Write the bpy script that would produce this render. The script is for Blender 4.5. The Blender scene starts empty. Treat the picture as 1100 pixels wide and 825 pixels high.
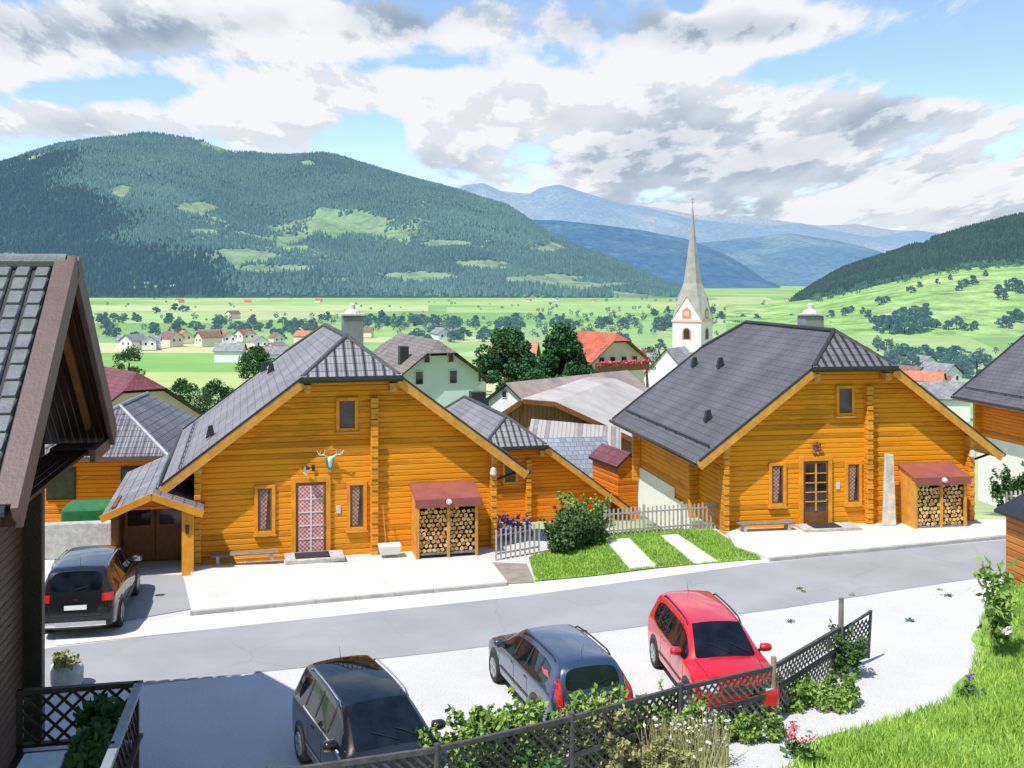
import bpy, bmesh, math, random
import numpy as np
from mathutils import Vector, Matrix
from mathutils.bvhtree import BVHTree
random.seed(7); RNG = np.random.default_rng(7)
R = math.radians
F = 1150.0; CZ = 8.7; HV = 303.0
scene = bpy.context.scene
COL = scene.collection

# ------------------------------------------------------------------ helpers
def P(u, v, Y):
    """world point seen at photo position u, v when it stands Y metres away"""
    return Vector(((u-550)/F*Y, Y, CZ+(HV-v)/F*Y))
def G(u, v, z=0.0):
    Y = F*(CZ-z)/(v-HV)
    return Vector(((u-550)/F*Y, Y, z))

class MB:
    def __init__(s): s.v=[]; s.f=[]; s.m=[]; s.uv={}
    def poly(s, pts, m=0, uv=None):
        i=len(s.v); s.v += [tuple(p) for p in pts]
        s.f.append(tuple(range(i,i+len(pts)))); s.m.append(m)
        if uv: s.uv[len(s.f)-1]=uv
        return s
    def hexa(s, p, m=0):
        i=len(s.v); s.v += [tuple(q) for q in p]
        for q in ((0,3,2,1),(4,5,6,7),(0,1,5,4),(1,2,6,5),(2,3,7,6),(3,0,4,7)):
            s.f.append(tuple(i+k for k in q)); s.m.append(m)
        return s
    def box(s, x0,x1,y0,y1,z0,z1,m=0):
        return s.hexa([(x0,y0,z0),(x1,y0,z0),(x1,y1,z0),(x0,y1,z0),(x0,y0,z1),(x1,y0,z1),(x1,y1,z1),(x0,y1,z1)],m)
    def bar(s, a, b, w, h, m=0, up=(0,0,1)):
        a=Vector(a); b=Vector(b); d=(b-a).normalized(); up=Vector(up)
        sx=d.cross(up)
        if sx.length<1e-4: sx=d.cross(Vector((1,0,0)))
        sx.normalize(); uz=sx.cross(d).normalized()
        sx*=w/2; uz*=h/2
        return s.hexa([a-sx-uz,a+sx-uz,b+sx-uz,b-sx-uz,a-sx+uz,a+sx+uz,b+sx+uz,b-sx+uz],m)
    def tube(s, a, b, r0, r1=None, n=10, m=0, cap=True):
        r1=r0 if r1 is None else r1
        a=Vector(a); b=Vector(b); d=(b-a).normalized()
        x=d.cross(Vector((0,0,1)))
        if x.length<1e-3: x=Vector((1,0,0))
        x.normalize(); y=d.cross(x)
        i=len(s.v)
        for c,r in ((a,r0),(b,r1)):
            for k in range(n):
                t=2*math.pi*k/n; s.v.append(tuple(c+x*(r*math.cos(t))+y*(r*math.sin(t))))
        for k in range(n):
            j=(k+1)%n; s.f.append((i+k,i+j,i+n+j,i+n+k)); s.m.append(m)
        if cap:
            s.f.append(tuple(i+k for k in range(n))[::-1]); s.m.append(m)
            s.f.append(tuple(i+n+k for k in range(n))); s.m.append(m)
        return s
    def lathe(s, c, prof, n=16, m=0, ax='z'):
        i=len(s.v); c=Vector(c)
        for r,h in prof:
            for k in range(n):
                t=2*math.pi*k/n
                q=(r*math.cos(t),r*math.sin(t),h)
                if ax=='y': q=(q[0],q[2],q[1])
                s.v.append(tuple(c+Vector(q)))
        for a in range(len(prof)-1):
            for k in range(n):
                j=(k+1)%n; s.f.append((i+a*n+k,i+a*n+j,i+(a+1)*n+j,i+(a+1)*n+k)); s.m.append(m)
        s.f.append(tuple(i+k for k in range(n))); s.m.append(m)
        q=i+(len(prof)-1)*n; s.f.append(tuple(q+k for k in range(n))); s.m.append(m)
        return s
    def build(s, name, mats, parent=None, smooth=False, bevel=0):
        me=bpy.data.meshes.new(name); me.from_pydata(s.v,[],s.f)
        if not isinstance(mats,(list,tuple)): mats=[mats]
        for m in mats: me.materials.append(m)
        me.polygons.foreach_set('material_index',s.m)
        if s.uv:
            ul=me.uv_layers.new(name='UVMap')
            for fi,uv in s.uv.items():
                p=me.polygons[fi]
                for k,li in enumerate(p.loop_indices): ul.data[li].uv=uv[k]
        bm=bmesh.new(); bm.from_mesh(me); bmesh.ops.recalc_face_normals(bm,faces=bm.faces); bm.to_mesh(me); bm.free()
        if smooth: me.polygons.foreach_set('use_smooth',[True]*len(me.polygons))
        o=bpy.data.objects.new(name,me); COL.objects.link(o)
        if parent: o.parent=parent
        if bevel:
            b=o.modifiers.new('bevel','BEVEL'); b.width=bevel; b.segments=2; b.limit_method='ANGLE'
        return o

def np_mesh(name, verts, faces, mat, parent=None, smooth=False):
    """verts (n,3), faces (m,k) all with k corners"""
    me=bpy.data.meshes.new(name); n=len(verts); m,k=faces.shape
    me.vertices.add(n); me.vertices.foreach_set('co',np.asarray(verts,dtype=np.float32).ravel())
    me.loops.add(m*k); me.loops.foreach_set('vertex_index',faces.astype(np.int32).ravel())
    me.polygons.add(m); me.polygons.foreach_set('loop_start',np.arange(0,m*k,k,dtype=np.int32))
    me.polygons.foreach_set('loop_total',np.full(m,k,dtype=np.int32))
    me.update(calc_edges=True); me.validate()
    me.polygons.foreach_set('use_smooth',[smooth]*len(me.polygons))
    me.materials.append(mat)
    o=bpy.data.objects.new(name,me); COL.objects.link(o)
    if parent: o.parent=parent
    return o
def tag(o, label=None, cat=None, group=None, kind=None):
    if label: o['label']=label
    if cat: o['category']=cat
    if group: o['group']=group
    if kind: o['kind']=kind
    return o
def thing(name, label, cat, loc=(0,0,0), rotz=0, group=None):
    o=bpy.data.objects.new(name,None); COL.objects.link(o); o.empty_display_size=.3
    o.location=loc; o.rotation_euler=(0,0,rotz); tag(o,label,cat,group); return o
def copy_tree(o, parent=None):
    c=o.copy(); COL.objects.link(c); c.parent=parent
    for ch in list(o.children): copy_tree(ch,c)
    return c

# ------------------------------------------------------------------ materials
def nmat(name):
    m=bpy.data.materials.new(name); m.use_nodes=True; nt=m.node_tree
    b=nt.nodes['Principled BSDF']; return m,nt,b
def node(nt,t,**k):
    n=nt.nodes.new(t)
    for a,v in k.items():
        if hasattr(n,a): setattr(n,a,v)
        else: n.inputs[a].default_value=v
    return n
def ramp(nt, fac, stops):
    r=nt.nodes.new('ShaderNodeValToRGB'); e=r.color_ramp.elements
    while len(e)<len(stops): e.new(.5)
    for el,(p,c) in zip(e,stops):
        el.position=p; el.color=(c[0],c[1],c[2],1) if hasattr(c,'__len__') else (c,c,c,1)
    nt.links.new(fac,r.inputs[0]); return r
def mul(c,k): return tuple(min(1,x*k) for x in c)
def mat(name, col, rough=.6, var=.25, scale=3, bump=.1, bscale=None, metal=0, coat=0, spec=.5, detail=6, coord='Object', mottle=None):
    m,nt,b=nmat(name); L=nt.links.new
    tc=node(nt,'ShaderNodeTexCoord'); out=tc.outputs[coord]
    n=node(nt,'ShaderNodeTexNoise'); n.inputs['Scale'].default_value=scale; n.inputs['Detail'].default_value=detail; n.inputs['Roughness'].default_value=.65
    L(out,n.inputs['Vector'])
    r=ramp(nt,n.outputs['Fac'],[(.3,mul(col,1-var)),(.7,mul(col,1+var))])
    last=r.outputs[0]
    if mottle:
        n3=node(nt,'ShaderNodeTexNoise'); n3.inputs['Scale'].default_value=mottle[0]; n3.inputs['Detail'].default_value=8
        L(out,n3.inputs['Vector'])
        r3=ramp(nt,n3.outputs['Fac'],[(mottle[2],0.0),(mottle[3],1.0)])
        mx=node(nt,'ShaderNodeMixRGB'); mx.inputs[2].default_value=(*mottle[1],1)
        L(r3.outputs[0],mx.inputs[0]); L(last,mx.inputs[1]); last=mx.outputs[0]
    L(last,b.inputs['Base Color'])
    b.inputs['Roughness'].default_value=rough; b.inputs['Metallic'].default_value=metal
    b.inputs['Coat Weight'].default_value=coat; b.inputs['Coat Roughness'].default_value=.04
    b.inputs['Specular IOR Level'].default_value=spec
    if bump:
        n2=node(nt,'ShaderNodeTexNoise'); n2.inputs['Scale'].default_value=bscale or scale*8; n2.inputs['Detail'].default_value=5
        L(out,n2.inputs['Vector']); bp=node(nt,'ShaderNodeBump'); bp.inputs['Strength'].default_value=bump; bp.inputs['Distance'].default_value=.03
        L(n2.outputs['Fac'],bp.inputs['Height']); L(bp.outputs[0],b.inputs['Normal'])
    return m
def wear(m, sc, depth, w=.018, coord='Object'):
    nt=m.node_tree; L=nt.links.new; b=nt.nodes['Principled BSDF']; src=b.inputs['Base Color'].links[0].from_socket
    tc=node(nt,'ShaderNodeTexCoord'); n=node(nt,'ShaderNodeTexNoise'); n.inputs['Scale'].default_value=sc*1.6; n.inputs['Detail'].default_value=6; L(tc.outputs[coord],n.inputs['Vector'])
    mx=node(nt,'ShaderNodeMixRGB'); mx.inputs[0].default_value=.35; L(tc.outputs[coord],mx.inputs[1]); L(n.outputs['Color'],mx.inputs[2])
    vo=node(nt,'ShaderNodeTexVoronoi'); vo.feature='DISTANCE_TO_EDGE'; vo.inputs['Scale'].default_value=sc; L(mx.outputs[0],vo.inputs['Vector'])
    r1=ramp(nt,vo.outputs['Distance'],[(0.0,depth),(w,1.0)])
    n2=node(nt,'ShaderNodeTexNoise'); n2.inputs['Scale'].default_value=.23; n2.inputs['Detail'].default_value=5; L(tc.outputs[coord],n2.inputs['Vector'])
    r2=ramp(nt,n2.outputs['Fac'],[(.47,0.0),(.56,1.0)])
    m2=node(nt,'ShaderNodeMixRGB',blend_type='MULTIPLY'); L(r2.outputs[0],m2.inputs[0]); L(src,m2.inputs[1]); L(r1.outputs[0],m2.inputs[2]); L(m2.outputs[0],b.inputs['Base Color'])
def plank_mat(name, col, board=.17, axis='Z', groove=.38, rough=.5, var=.22, dark=.45):
    """boards seen as bands along one axis: tone per board, grain along it, dark groove with real bump"""
    m,nt,b=nmat(name); L=nt.links.new
    tc=node(nt,'ShaderNodeTexCoord'); sp=node(nt,'ShaderNodeSeparateXYZ'); L(tc.outputs['Object'],sp.inputs[0])
    d=node(nt,'ShaderNodeMath',operation='DIVIDE'); d.inputs[1].default_value=board; L(sp.outputs[axis],d.inputs[0])
    fl=node(nt,'ShaderNodeMath',operation='FLOOR'); L(d.outputs[0],fl.inputs[0])
    fr=node(nt,'ShaderNodeMath',operation='FRACT'); L(d.outputs[0],fr.inputs[0])
    wn=node(nt,'ShaderNodeTexWhiteNoise',noise_dimensions='1D'); L(fl.outputs[0],wn.inputs['W'])
    mp=node(nt,'ShaderNodeMapping'); L(tc.outputs['Object'],mp.inputs[0])
    mp.inputs['Scale'].default_value={'Z':(1.2,1.2,14),'X':(14,14,1.0),'Y':(14,14,1.0)}[axis]
    off=node(nt,'ShaderNodeCombineXYZ'); ml=node(nt,'ShaderNodeMath',operation='MULTIPLY'); ml.inputs[1].default_value=37
    L(wn.outputs[0],ml.inputs[0]); L(ml.outputs[0],off.inputs[0]); L(off.outputs[0],mp.inputs['Location'])
    g=node(nt,'ShaderNodeTexNoise'); g.inputs['Scale'].default_value=1.0; g.inputs['Detail'].default_value=8; g.inputs['Roughness'].default_value=.7
    L(mp.outputs[0],g.inputs['Vector'])
    big=node(nt,'ShaderNodeTexNoise'); big.inputs['Scale'].default_value=.45; big.inputs['Detail'].default_value=4; L(tc.outputs['Object'],big.inputs['Vector'])
    a1=node(nt,'ShaderNodeMath',operation='MULTIPLY_ADD'); L(wn.outputs[0],a1.inputs[0]); a1.inputs[1].default_value=.38; L(g.outputs['Fac'],a1.inputs[2])
    a2=node(nt,'ShaderNodeMath',operation='MULTIPLY_ADD'); L(big.outputs['Fac'],a2.inputs[0]); a2.inputs[1].default_value=.8; L(a1.outputs[0],a2.inputs[2])
    c=ramp(nt,a2.outputs[0],[(.70,mul(col,1-var*1.5)),(1.0,col),(1.25,mul(col,1+var))])
    gr=ramp(nt,fr.outputs[0],[(0.0,dark),(.10,.75),(.2,1.0),(.93,1.0),(1.0,dark)])
    mx=node(nt,'ShaderNodeMixRGB',blend_type='MULTIPLY'); mx.inputs[0].default_value=groove
    L(c.outputs[0],mx.inputs[1]); L(gr.outputs[0],mx.inputs[2]); L(mx.outputs[0],b.inputs['Base Color'])
    b.inputs['Roughness'].default_value=rough; b.inputs['Specular IOR Level'].default_value=.2
    bp=node(nt,'ShaderNodeBump'); bp.inputs['Strength'].default_value=.8; bp.inputs['Distance'].default_value=.03
    gb=ramp(nt,fr.outputs[0],[(0.0,0.0),(.16,1.0),(.85,1.0),(1.0,0.0)])
    L(gb.outputs[0],bp.inputs['Height']); L(bp.outputs[0],b.inputs['Normal'])
    return m
def roof_mat(name, col, cw=.33, ch=.34, rough=.55, rib=False, mortar=.5, var=.18):
    """tile courses laid out on the roof's own UV (metres along ridge, metres up the slope)"""
    m,nt,b=nmat(name); L=nt.links.new
    tc=node(nt,'ShaderNodeTexCoord'); br=node(nt,'ShaderNodeTexBrick')
    br.inputs['Scale'].default_value=1; br.inputs['Brick Width'].default_value=cw; br.inputs['Row Height'].default_value=ch
    br.inputs['Mortar Size'].default_value=.022; br.inputs['Mortar Smooth'].default_value=.4
    br.offset=0 if rib else .5
    br.inputs['Color1'].default_value=(*mul(col,1-var),1); br.inputs['Color2'].default_value=(*mul(col,1+var),1); br.inputs['Mortar'].default_value=(*mul(col,mortar),1)
    L(tc.outputs['UV'],br.inputs['Vector'])
    n=node(nt,'ShaderNodeTexNoise'); n.inputs['Scale'].default_value=.6; n.inputs['Detail'].default_value=7; L(tc.outputs['Object'],n.inputs['Vector'])
    r=ramp(nt,n.outputs['Fac'],[(.3,.70),(.7,1.14)])
    mx=node(nt,'ShaderNodeMixRGB',blend_type='MULTIPLY'); mx.inputs[0].default_value=1
    L(br.outputs['Color'],mx.inputs[1]); L(r.outputs[0],mx.inputs[2]); L(mx.outputs[0],b.inputs['Base Color'])
    sp=node(nt,'ShaderNodeSeparateXYZ'); L(tc.outputs['UV'],sp.inputs[0])
    h=node(nt,'ShaderNodeMath',operation='DIVIDE'); h.inputs[1].default_value=ch; L(sp.outputs['Y'],h.inputs[0])
    fr=node(nt,'ShaderNodeMath',operation='FRACT'); L(h.outputs[0],fr.inputs[0])
    inv=node(nt,'ShaderNodeMath',operation='SUBTRACT'); inv.inputs[0].default_value=1; L(fr.outputs[0],inv.inputs[1])
    last=inv.outputs[0]
    if rib:
        w=node(nt,'ShaderNodeMath',operation='MULTIPLY'); w.inputs[1].default_value=2*math.pi/cw; L(sp.outputs['X'],w.inputs[0])
        sn=node(nt,'ShaderNodeMath',operation='SINE'); L(w.outputs[0],sn.inputs[0])
        ad=node(nt,'ShaderNodeMath',operation='ADD'); L(sn.outputs[0],ad.inputs[0]); L(last,ad.inputs[1]); last=ad.outputs[0]
    bp=node(nt,'ShaderNodeBump'); bp.inputs['Strength'].default_value=.9; bp.inputs['Distance'].default_value=.04 if not rib else .06
    L(last,bp.inputs['Height']); L(bp.outputs[0],b.inputs['Normal'])
    b.inputs['Roughness'].default_value=rough
    return m
def foliage(name, c1, c2, haze=0, scale=1.2):
    m,nt,b=nmat(name); L=nt.links.new
    tc=node(nt,'ShaderNodeTexCoord'); n=node(nt,'ShaderNodeTexNoise'); n.inputs['Scale'].default_value=scale; n.inputs['Detail'].default_value=4
    L(tc.outputs['Object'],n.inputs['Vector'])
    ge=node(nt,'ShaderNodeNewGeometry')
    a=node(nt,'ShaderNodeMath',operation='MULTIPLY_ADD'); L(ge.outputs['Random Per Island'],a.inputs[0]); a.inputs[1].default_value=.5; 
    s=node(nt,'ShaderNodeMath',operation='SUBTRACT'); L(n.outputs['Fac'],s.inputs[0]); s.inputs[1].default_value=.25; L(s.outputs[0],a.inputs[2])
    r=ramp(nt,a.outputs[0],[(.1,c1),(.9,c2)]); L(r.outputs[0],b.inputs['Base Color'])
    b.inputs['Roughness'].default_value=.6; b.inputs['Specular IOR Level'].default_value=.25
    if haze: add_haze(m,haze)
    return m
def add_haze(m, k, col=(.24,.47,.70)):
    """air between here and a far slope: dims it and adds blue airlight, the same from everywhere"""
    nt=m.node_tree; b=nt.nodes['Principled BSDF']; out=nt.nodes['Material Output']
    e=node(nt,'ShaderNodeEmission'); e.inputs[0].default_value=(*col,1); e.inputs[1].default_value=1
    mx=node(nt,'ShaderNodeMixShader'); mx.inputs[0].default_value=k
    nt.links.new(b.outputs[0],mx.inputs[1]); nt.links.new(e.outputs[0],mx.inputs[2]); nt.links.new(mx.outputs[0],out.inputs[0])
def glass(name, col=(.02,.03,.04), rough=.03, spec=.7):
    m,nt,b=nmat(name); tc=node(nt,'ShaderNodeTexCoord'); n=node(nt,'ShaderNodeTexNoise'); n.inputs['Scale'].default_value=2.5
    nt.links.new(tc.outputs['Object'],n.inputs['Vector'])
    r=ramp(nt,n.outputs['Fac'],[(.35,mul(col,.5)),(.65,mul(col,1.7))]); nt.links.new(r.outputs[0],b.inputs['Base Color'])
    b.inputs['Roughness'].default_value=rough; b.inputs['Specular IOR Level'].default_value=spec; return m

M={}
M['wood']=plank_mat('orange_boards',(.65,.25,.012),.175)
M['wood2']=plank_mat('orange_boards_deep',(.66,.18,.010),.175)
M['wood_post']=mat('orange_timber',(.70,.28,.018),.5,.25,2,.2,30)
M['wood_trim']=mat('light_timber',(.62,.29,.05),.5,.25,3,.2,30)
M['log_end']=mat('end_grain',(.62,.31,.06),.6,.4,9,.3,40)
M['brown_door']=mat('brown_door_wood',(.20,.075,.02),.5,.3,2.5,.2,25)
M['dark_wood']=mat('dark_stained_wood',(.032,.02,.017),.55,.4,3,.3,25)
M['verge_brown']=mat('purple_brown_verge_paint',(.105,.062,.062),.5,.2,2,.15,20)
M['near_wall']=plank_mat('brown_weathered_boards',(.085,.042,.025),.16)
M['soffit']=plank_mat('dark_red_soffit',(.035,.014,.008),.14,'X')
M['roofA']=roof_mat('slate_grey_shingle',(.25,.235,.26),.4,.30,var=.07,mortar=.65)
M['roofB']=roof_mat('dark_slate_shingle',(.125,.12,.135),.4,.30,var=.08,mortar=.65)
M['roofrib']=roof_mat('ribbed_grey_tile',(.26,.25,.285),.30,.36,rib=True,mortar=.3)
M['roofribB']=roof_mat('ribbed_dark_tile',(.12,.12,.14),.30,.36,rib=True,mortar=.3)
M['near_tile']=mat('near_grey_tile',(.16,.175,.19),.42,.25,4,.25,30)
M['near_gap']=mat('near_tile_gap',(.02,.022,.03),.7,.2)
M['roof_grey']=roof_mat('weathered_brown_grey_tile',(.24,.20,.185),.35,.35)
M['roof_pale']=mat('pale_eternit_sheet',(.50,.46,.43),.6,.2,.7,.2,6,mottle=(.25,(.33,.28,.26),.5,.7))
M['roof_tan']=mat('tan_eternit_sheet',(.33,.27,.235),.7,.25,.7,.2,6,mottle=(.3,(.22,.18,.17),.48,.7))
M['roof_blue']=roof_mat('blue_grey_tile',(.26,.30,.36),.35,.35)
M['roof_maroon']=roof_mat('maroon_tile',(.20,.06,.075),.3,.35)
M['roof_rust']=roof_mat('rusty_pink_tile',(.42,.2,.17),.3,.35)
M['roof_red']=roof_mat('red_tile',(.55,.13,.07),.35,.38)
M['roof_orange']=roof_mat('orange_tile',(.62,.20,.10),.35,.38)
M['roof_brown']=roof_mat('far_brown_tile',(.25,.15,.12),.5,.5)
M['roof_fargrey']=roof_mat('far_grey_tile',(.28,.28,.30),.5,.5)
M['red_metal']=mat('red_metal_sheet',(.29,.085,.07),.6,.2,2,.05)
M['white_wall']=mat('white_render',(.80,.79,.78),.8,.06,1.5,.15,25)
M['mint_wall']=mat('mint_render',(.60,.75,.70),.8,.06,1,.1,20)
M['cream_wall']=mat('cream_render',(.74,.66,.52),.8,.08,1,.1,20)
M['tower_wall']=mat('pale_tower_render',(.80,.76,.72),.8,.08,.6,.1,10)
M['pink_stone']=mat('pink_stone_trim',(.62,.25,.2),.8,.2,2,.1)
M['pale_pink']=mat('pale_pink_trim',(.74,.50,.42),.8,.1,2,.1)
M['barn_wood']=plank_mat('weathered_barn_boards',(.27,.155,.085),.25,'X',.7,.8,.35,.3)
M['barn_grey']=plank_mat('silver_barn_boards',(.33,.30,.29),.25,'X',.6,.8,.3,.35)
M['chimney']=mat('chimney_metal',(.30,.31,.34),.45,.2,3,.05,metal=.3)
M['dark_metal']=mat('dark_metal',(.05,.055,.065),.4,.2,5,.05,metal=.5)
M['concrete']=mat('pale_concrete',(.66,.635,.60),.85,.08,.9,.2,40,mottle=(.9,(.57,.55,.52),.45,.75))
M['stone']=mat('grey_stone',(.45,.44,.42),.85,.3,4,.4,20)
M['gravel']=mat('pale_gravel',(.60,.595,.59),.9,.10,.35,.5,45,detail=12,mottle=(26,(.43,.43,.45),.5,.75))
M['asphalt']=mat('worn_asphalt',(.335,.34,.35),.85,.09,.30,.3,60,detail=12,mottle=(.45,(.28,.285,.295),.42,.8))
M['kerb']=mat('grey_kerbstone',(.42,.41,.40),.9,.2,2,.4,30)
M['soil']=mat('path_gravel_brown',(.30,.26,.23),.9,.25,2,.6,40)
M['lawn']=mat('lawn_ground',(.22,.42,.05),.9,.35,.9,.8,30,mottle=(1.2,(.22,.37,.06),.45,.7))
M['bank']=mat('bank_ground',(.22,.40,.07),.9,.4,.8,.8,25,mottle=(1.1,(.24,.36,.08),.45,.7))
M['blade']=foliage('grass_blade',(.14,.30,.03),(.46,.64,.13),scale=.7)
M['drygrass']=foliage('dry_grass',(.20,.21,.07),(.52,.48,.24),scale=2)
M['leaf_bright']=foliage('bright_leaf',(.05,.13,.02),(.36,.50,.12),scale=3)
M['leaf_dark']=foliage('dark_leaf',(.016,.05,.016),(.08,.17,.045))
M['leaf_deep']=foliage('deep_tree_leaf',(.012,.055,.022),(.06,.19,.06))
add_later=1
M['leaf_mid']=foliage('mid_leaf',(.03,.08,.025),(.12,.22,.06))
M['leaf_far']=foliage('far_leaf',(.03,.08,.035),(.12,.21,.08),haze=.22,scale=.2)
M['leaf_hedge']=foliage('hedge_leaf',(.02,.055,.02),(.14,.22,.08),scale=2)
M['bark']=mat('bark',(.10,.07,.05),.9,.4,5,.6,20)
M['pink']=mat('pink_petal',(.75,.12,.2),.6,.2,8,0)
M['white_petal']=mat('white_petal',(.8,.75,.75),.6,.1,8,0)
M['purple_petal']=mat('purple_petal',(.35,.2,.55),.6,.3,8,0)
M['tyre']=mat('tyre_rubber',(.018,.018,.02),.8,.2,8,.1)
M['rim']=mat('alloy_rim',(.45,.46,.48),.3,.15,8,0,metal=.8)
M['black_plastic']=mat('black_plastic',(.02,.02,.022),.5,.2,8,.05)
M['car_glass']=glass('car_glass',(.006,.010,.016),.02,.45)
M['win_glass']=glass('window_glass',(.025,.022,.022),.06,.6)
M['paint_red']=mat('red_car_paint',(.62,.008,.022),.3,.04,2,0,coat=1)
M['paint_blue']=mat('steel_blue_car_paint',(.05,.085,.16),.26,.05,2,0,metal=.5,coat=1)
M['paint_black']=mat('black_brown_car_paint',(.016,.012,.012),.22,.05,2,0,metal=.2,coat=.8)
M['paint_suv']=mat('near_black_car_paint',(.016,.017,.021),.25,.05,2,0,metal=.3,coat=1)
M['tail_red']=mat('tail_light_red',(.6,.01,.02),.15,.1,20,0,coat=1)
M['head_clear']=mat('head_light_clear',(.65,.68,.72),.08,.2,20,0,metal=.4,coat=1)
M['plate']=mat('plate_white',(.8,.8,.8),.4,.03,8,0)
M['chrome']=mat('chrome',(.8,.8,.82),.12,.05,8,0,metal=1)
M['seam']=mat('panel_gap',(.006,.006,.007),.9,.1,8,0)
M['white_paint']=mat('white_fence_paint',(.60,.58,.58),.6,.1,6,.1)
M['fence_grey']=mat('weathered_grey_timber',(.20,.185,.175),.8,.35,5,.4,30)
M['fence_dark']=mat('dark_weathered_timber',(.075,.072,.075),.8,.4,5,.4,30)
M['fence_post']=mat('pale_round_post_timber',(.34,.25,.19),.8,.3,5,.4,30)
M['fence_pale']=mat('pale_grey_fence',(.42,.38,.38),.7,.25,5,.2)
M['pot']=mat('dark_pot',(.08,.045,.035),.6,.3,5,.2)
M['table']=mat('pale_blue_table',(.45,.55,.62),.4,.1,2,.05)
M['cushion']=mat('purple_cushion',(.25,.09,.20),.9,.3,9,.3)
M['mat_dark']=mat('dark_doormat',(.03,.03,.035),.95,.3,30,.5)
M['teal']=mat('teal_shield',(.08,.38,.42),.5,.3,9,.1)
M['bone']=mat('bone_white',(.75,.73,.66),.6,.1,9,.1)
M['solar']=mat('solar_cell',(.02,.04,.12),.15,.2,3,0)
M['copper']=mat('copper_green',(.3,.32,.3),.5,.2,3,0,metal=.4)
M['spire']=mat('weathered_shingle_spire',(.36,.335,.32),.75,.18,.8,.5,6)
M['cinder']=mat('dark_tarp',(.03,.045,.06),.5,.4,2,.2)
M['greentarp']=mat('green_tarp',(.02,.16,.045),.6,.3,3,.2)

def check_mat(name,c1,c2,s):
    m,nt,b=nmat(name); tc=node(nt,'ShaderNodeTexCoord'); ck=node(nt,'ShaderNodeTexChecker'); ck.inputs['Scale'].default_value=s
    ck.inputs[1].default_value=(*c1,1); ck.inputs[2].default_value=(*c2,1)
    n=node(nt,'ShaderNodeTexNoise'); n.inputs['Scale'].default_value=6; nt.links.new(tc.outputs['Object'],n.inputs['Vector'])
    mx=node(nt,'ShaderNodeMixRGB',blend_type='MULTIPLY'); mx.inputs[0].default_value=1; r=ramp(nt,n.outputs['Fac'],[(.3,.7),(.7,1.1)])
    nt.links.new(tc.outputs['Object'],ck.inputs[0]); nt.links.new(ck.outputs[0],mx.inputs[1]); nt.links.new(r.outputs[0],mx.inputs[2])
    nt.links.new(mx.outputs[0],b.inputs['Base Color']); b.inputs['Roughness'].default_value=.7; return m
M['curtain']=check_mat('pink_checked_curtain',(.50,.13,.16),(.70,.50,.52),15)
M['curtain2']=check_mat('dim_checked_curtain',(.22,.09,.09),(.42,.30,.28),15)

wear(M['asphalt'],.55,.88,.014); wear(M['concrete'],.5,.86,.012)
# ------------------------------------------------------------------ ground
HK=[(-60,0),(36.8,0),(45,-1.6),(60,-4.2),(80,-8),(110,-13),(160,-19.5),(220,-24.5),(300,-30),(460,-36.3),(60000,-36.3)]
def hz(y): return float(np.interp(y,[k[0] for k in HK],[k[1] for k in HK]))
ys=np.concatenate([np.linspace(-40,36.8,12),np.linspace(38,60,14),np.linspace(65,460,50),np.geomspace(480,30000,40)])
ks=np.linspace(-1.3,1.3,61)
V=[];Fc=[]
for y in ys:
    w=max(y,0)+60
    for k in ks: V.append((k*w,y,hz(y)-.03))
nk=len(ks)
for i in range(len(ys)-1):
    for j in range(nk-1): Fc.append((i*nk+j,i*nk+j+1,(i+1)*nk+j+1,(i+1)*nk+j))
def valley_mat():
    m,nt,b=nmat('valley_grass'); L=nt.links.new
    tc=node(nt,'ShaderNodeTexCoord')
    mp=node(nt,'ShaderNodeMapping'); mp.inputs['Scale'].default_value=(1/260,1/420,0); mp.inputs['Rotation'].default_value=(0,0,R(14)); L(tc.outputs['Object'],mp.inputs[0])
    vo=node(nt,'ShaderNodeTexVoronoi'); vo.inputs['Scale'].default_value=1; L(mp.outputs[0],vo.inputs['Vector'])
    sp=node(nt,'ShaderNodeSeparateColor'); L(vo.outputs['Color'],sp.inputs[0])
    r=ramp(nt,sp.outputs[0],[(0,(.16,.34,.07)),(.25,(.30,.45,.13)),(.5,(.20,.40,.085)),(.7,(.40,.48,.19)),(.85,(.24,.42,.11)),(1,(.33,.46,.14))])
    r.color_ramp.interpolation='CONSTANT'
    n=node(nt,'ShaderNodeTexNoise'); n.inputs['Scale'].default_value=.02; n.inputs['Detail'].default_value=9; n.inputs['Roughness'].default_value=.7; L(tc.outputs['Object'],n.inputs['Vector'])
    r2=ramp(nt,n.outputs['Fac'],[(.3,.75),(.7,1.2)])
    mx=node(nt,'ShaderNodeMixRGB',blend_type='MULTIPLY'); mx.inputs[0].default_value=1; L(r.outputs[0],mx.inputs[1]); L(r2.outputs[0],mx.inputs[2])
    L(mx.outputs[0],b.inputs['Base Color']); b.inputs['Roughness'].default_value=.95; b.inputs['Specular IOR Level'].default_value=.1
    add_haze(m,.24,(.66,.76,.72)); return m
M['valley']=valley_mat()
tag(np_mesh('ground',np.array(V),np.array(Fc),M['valley'],smooth=True),kind='structure')

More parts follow.
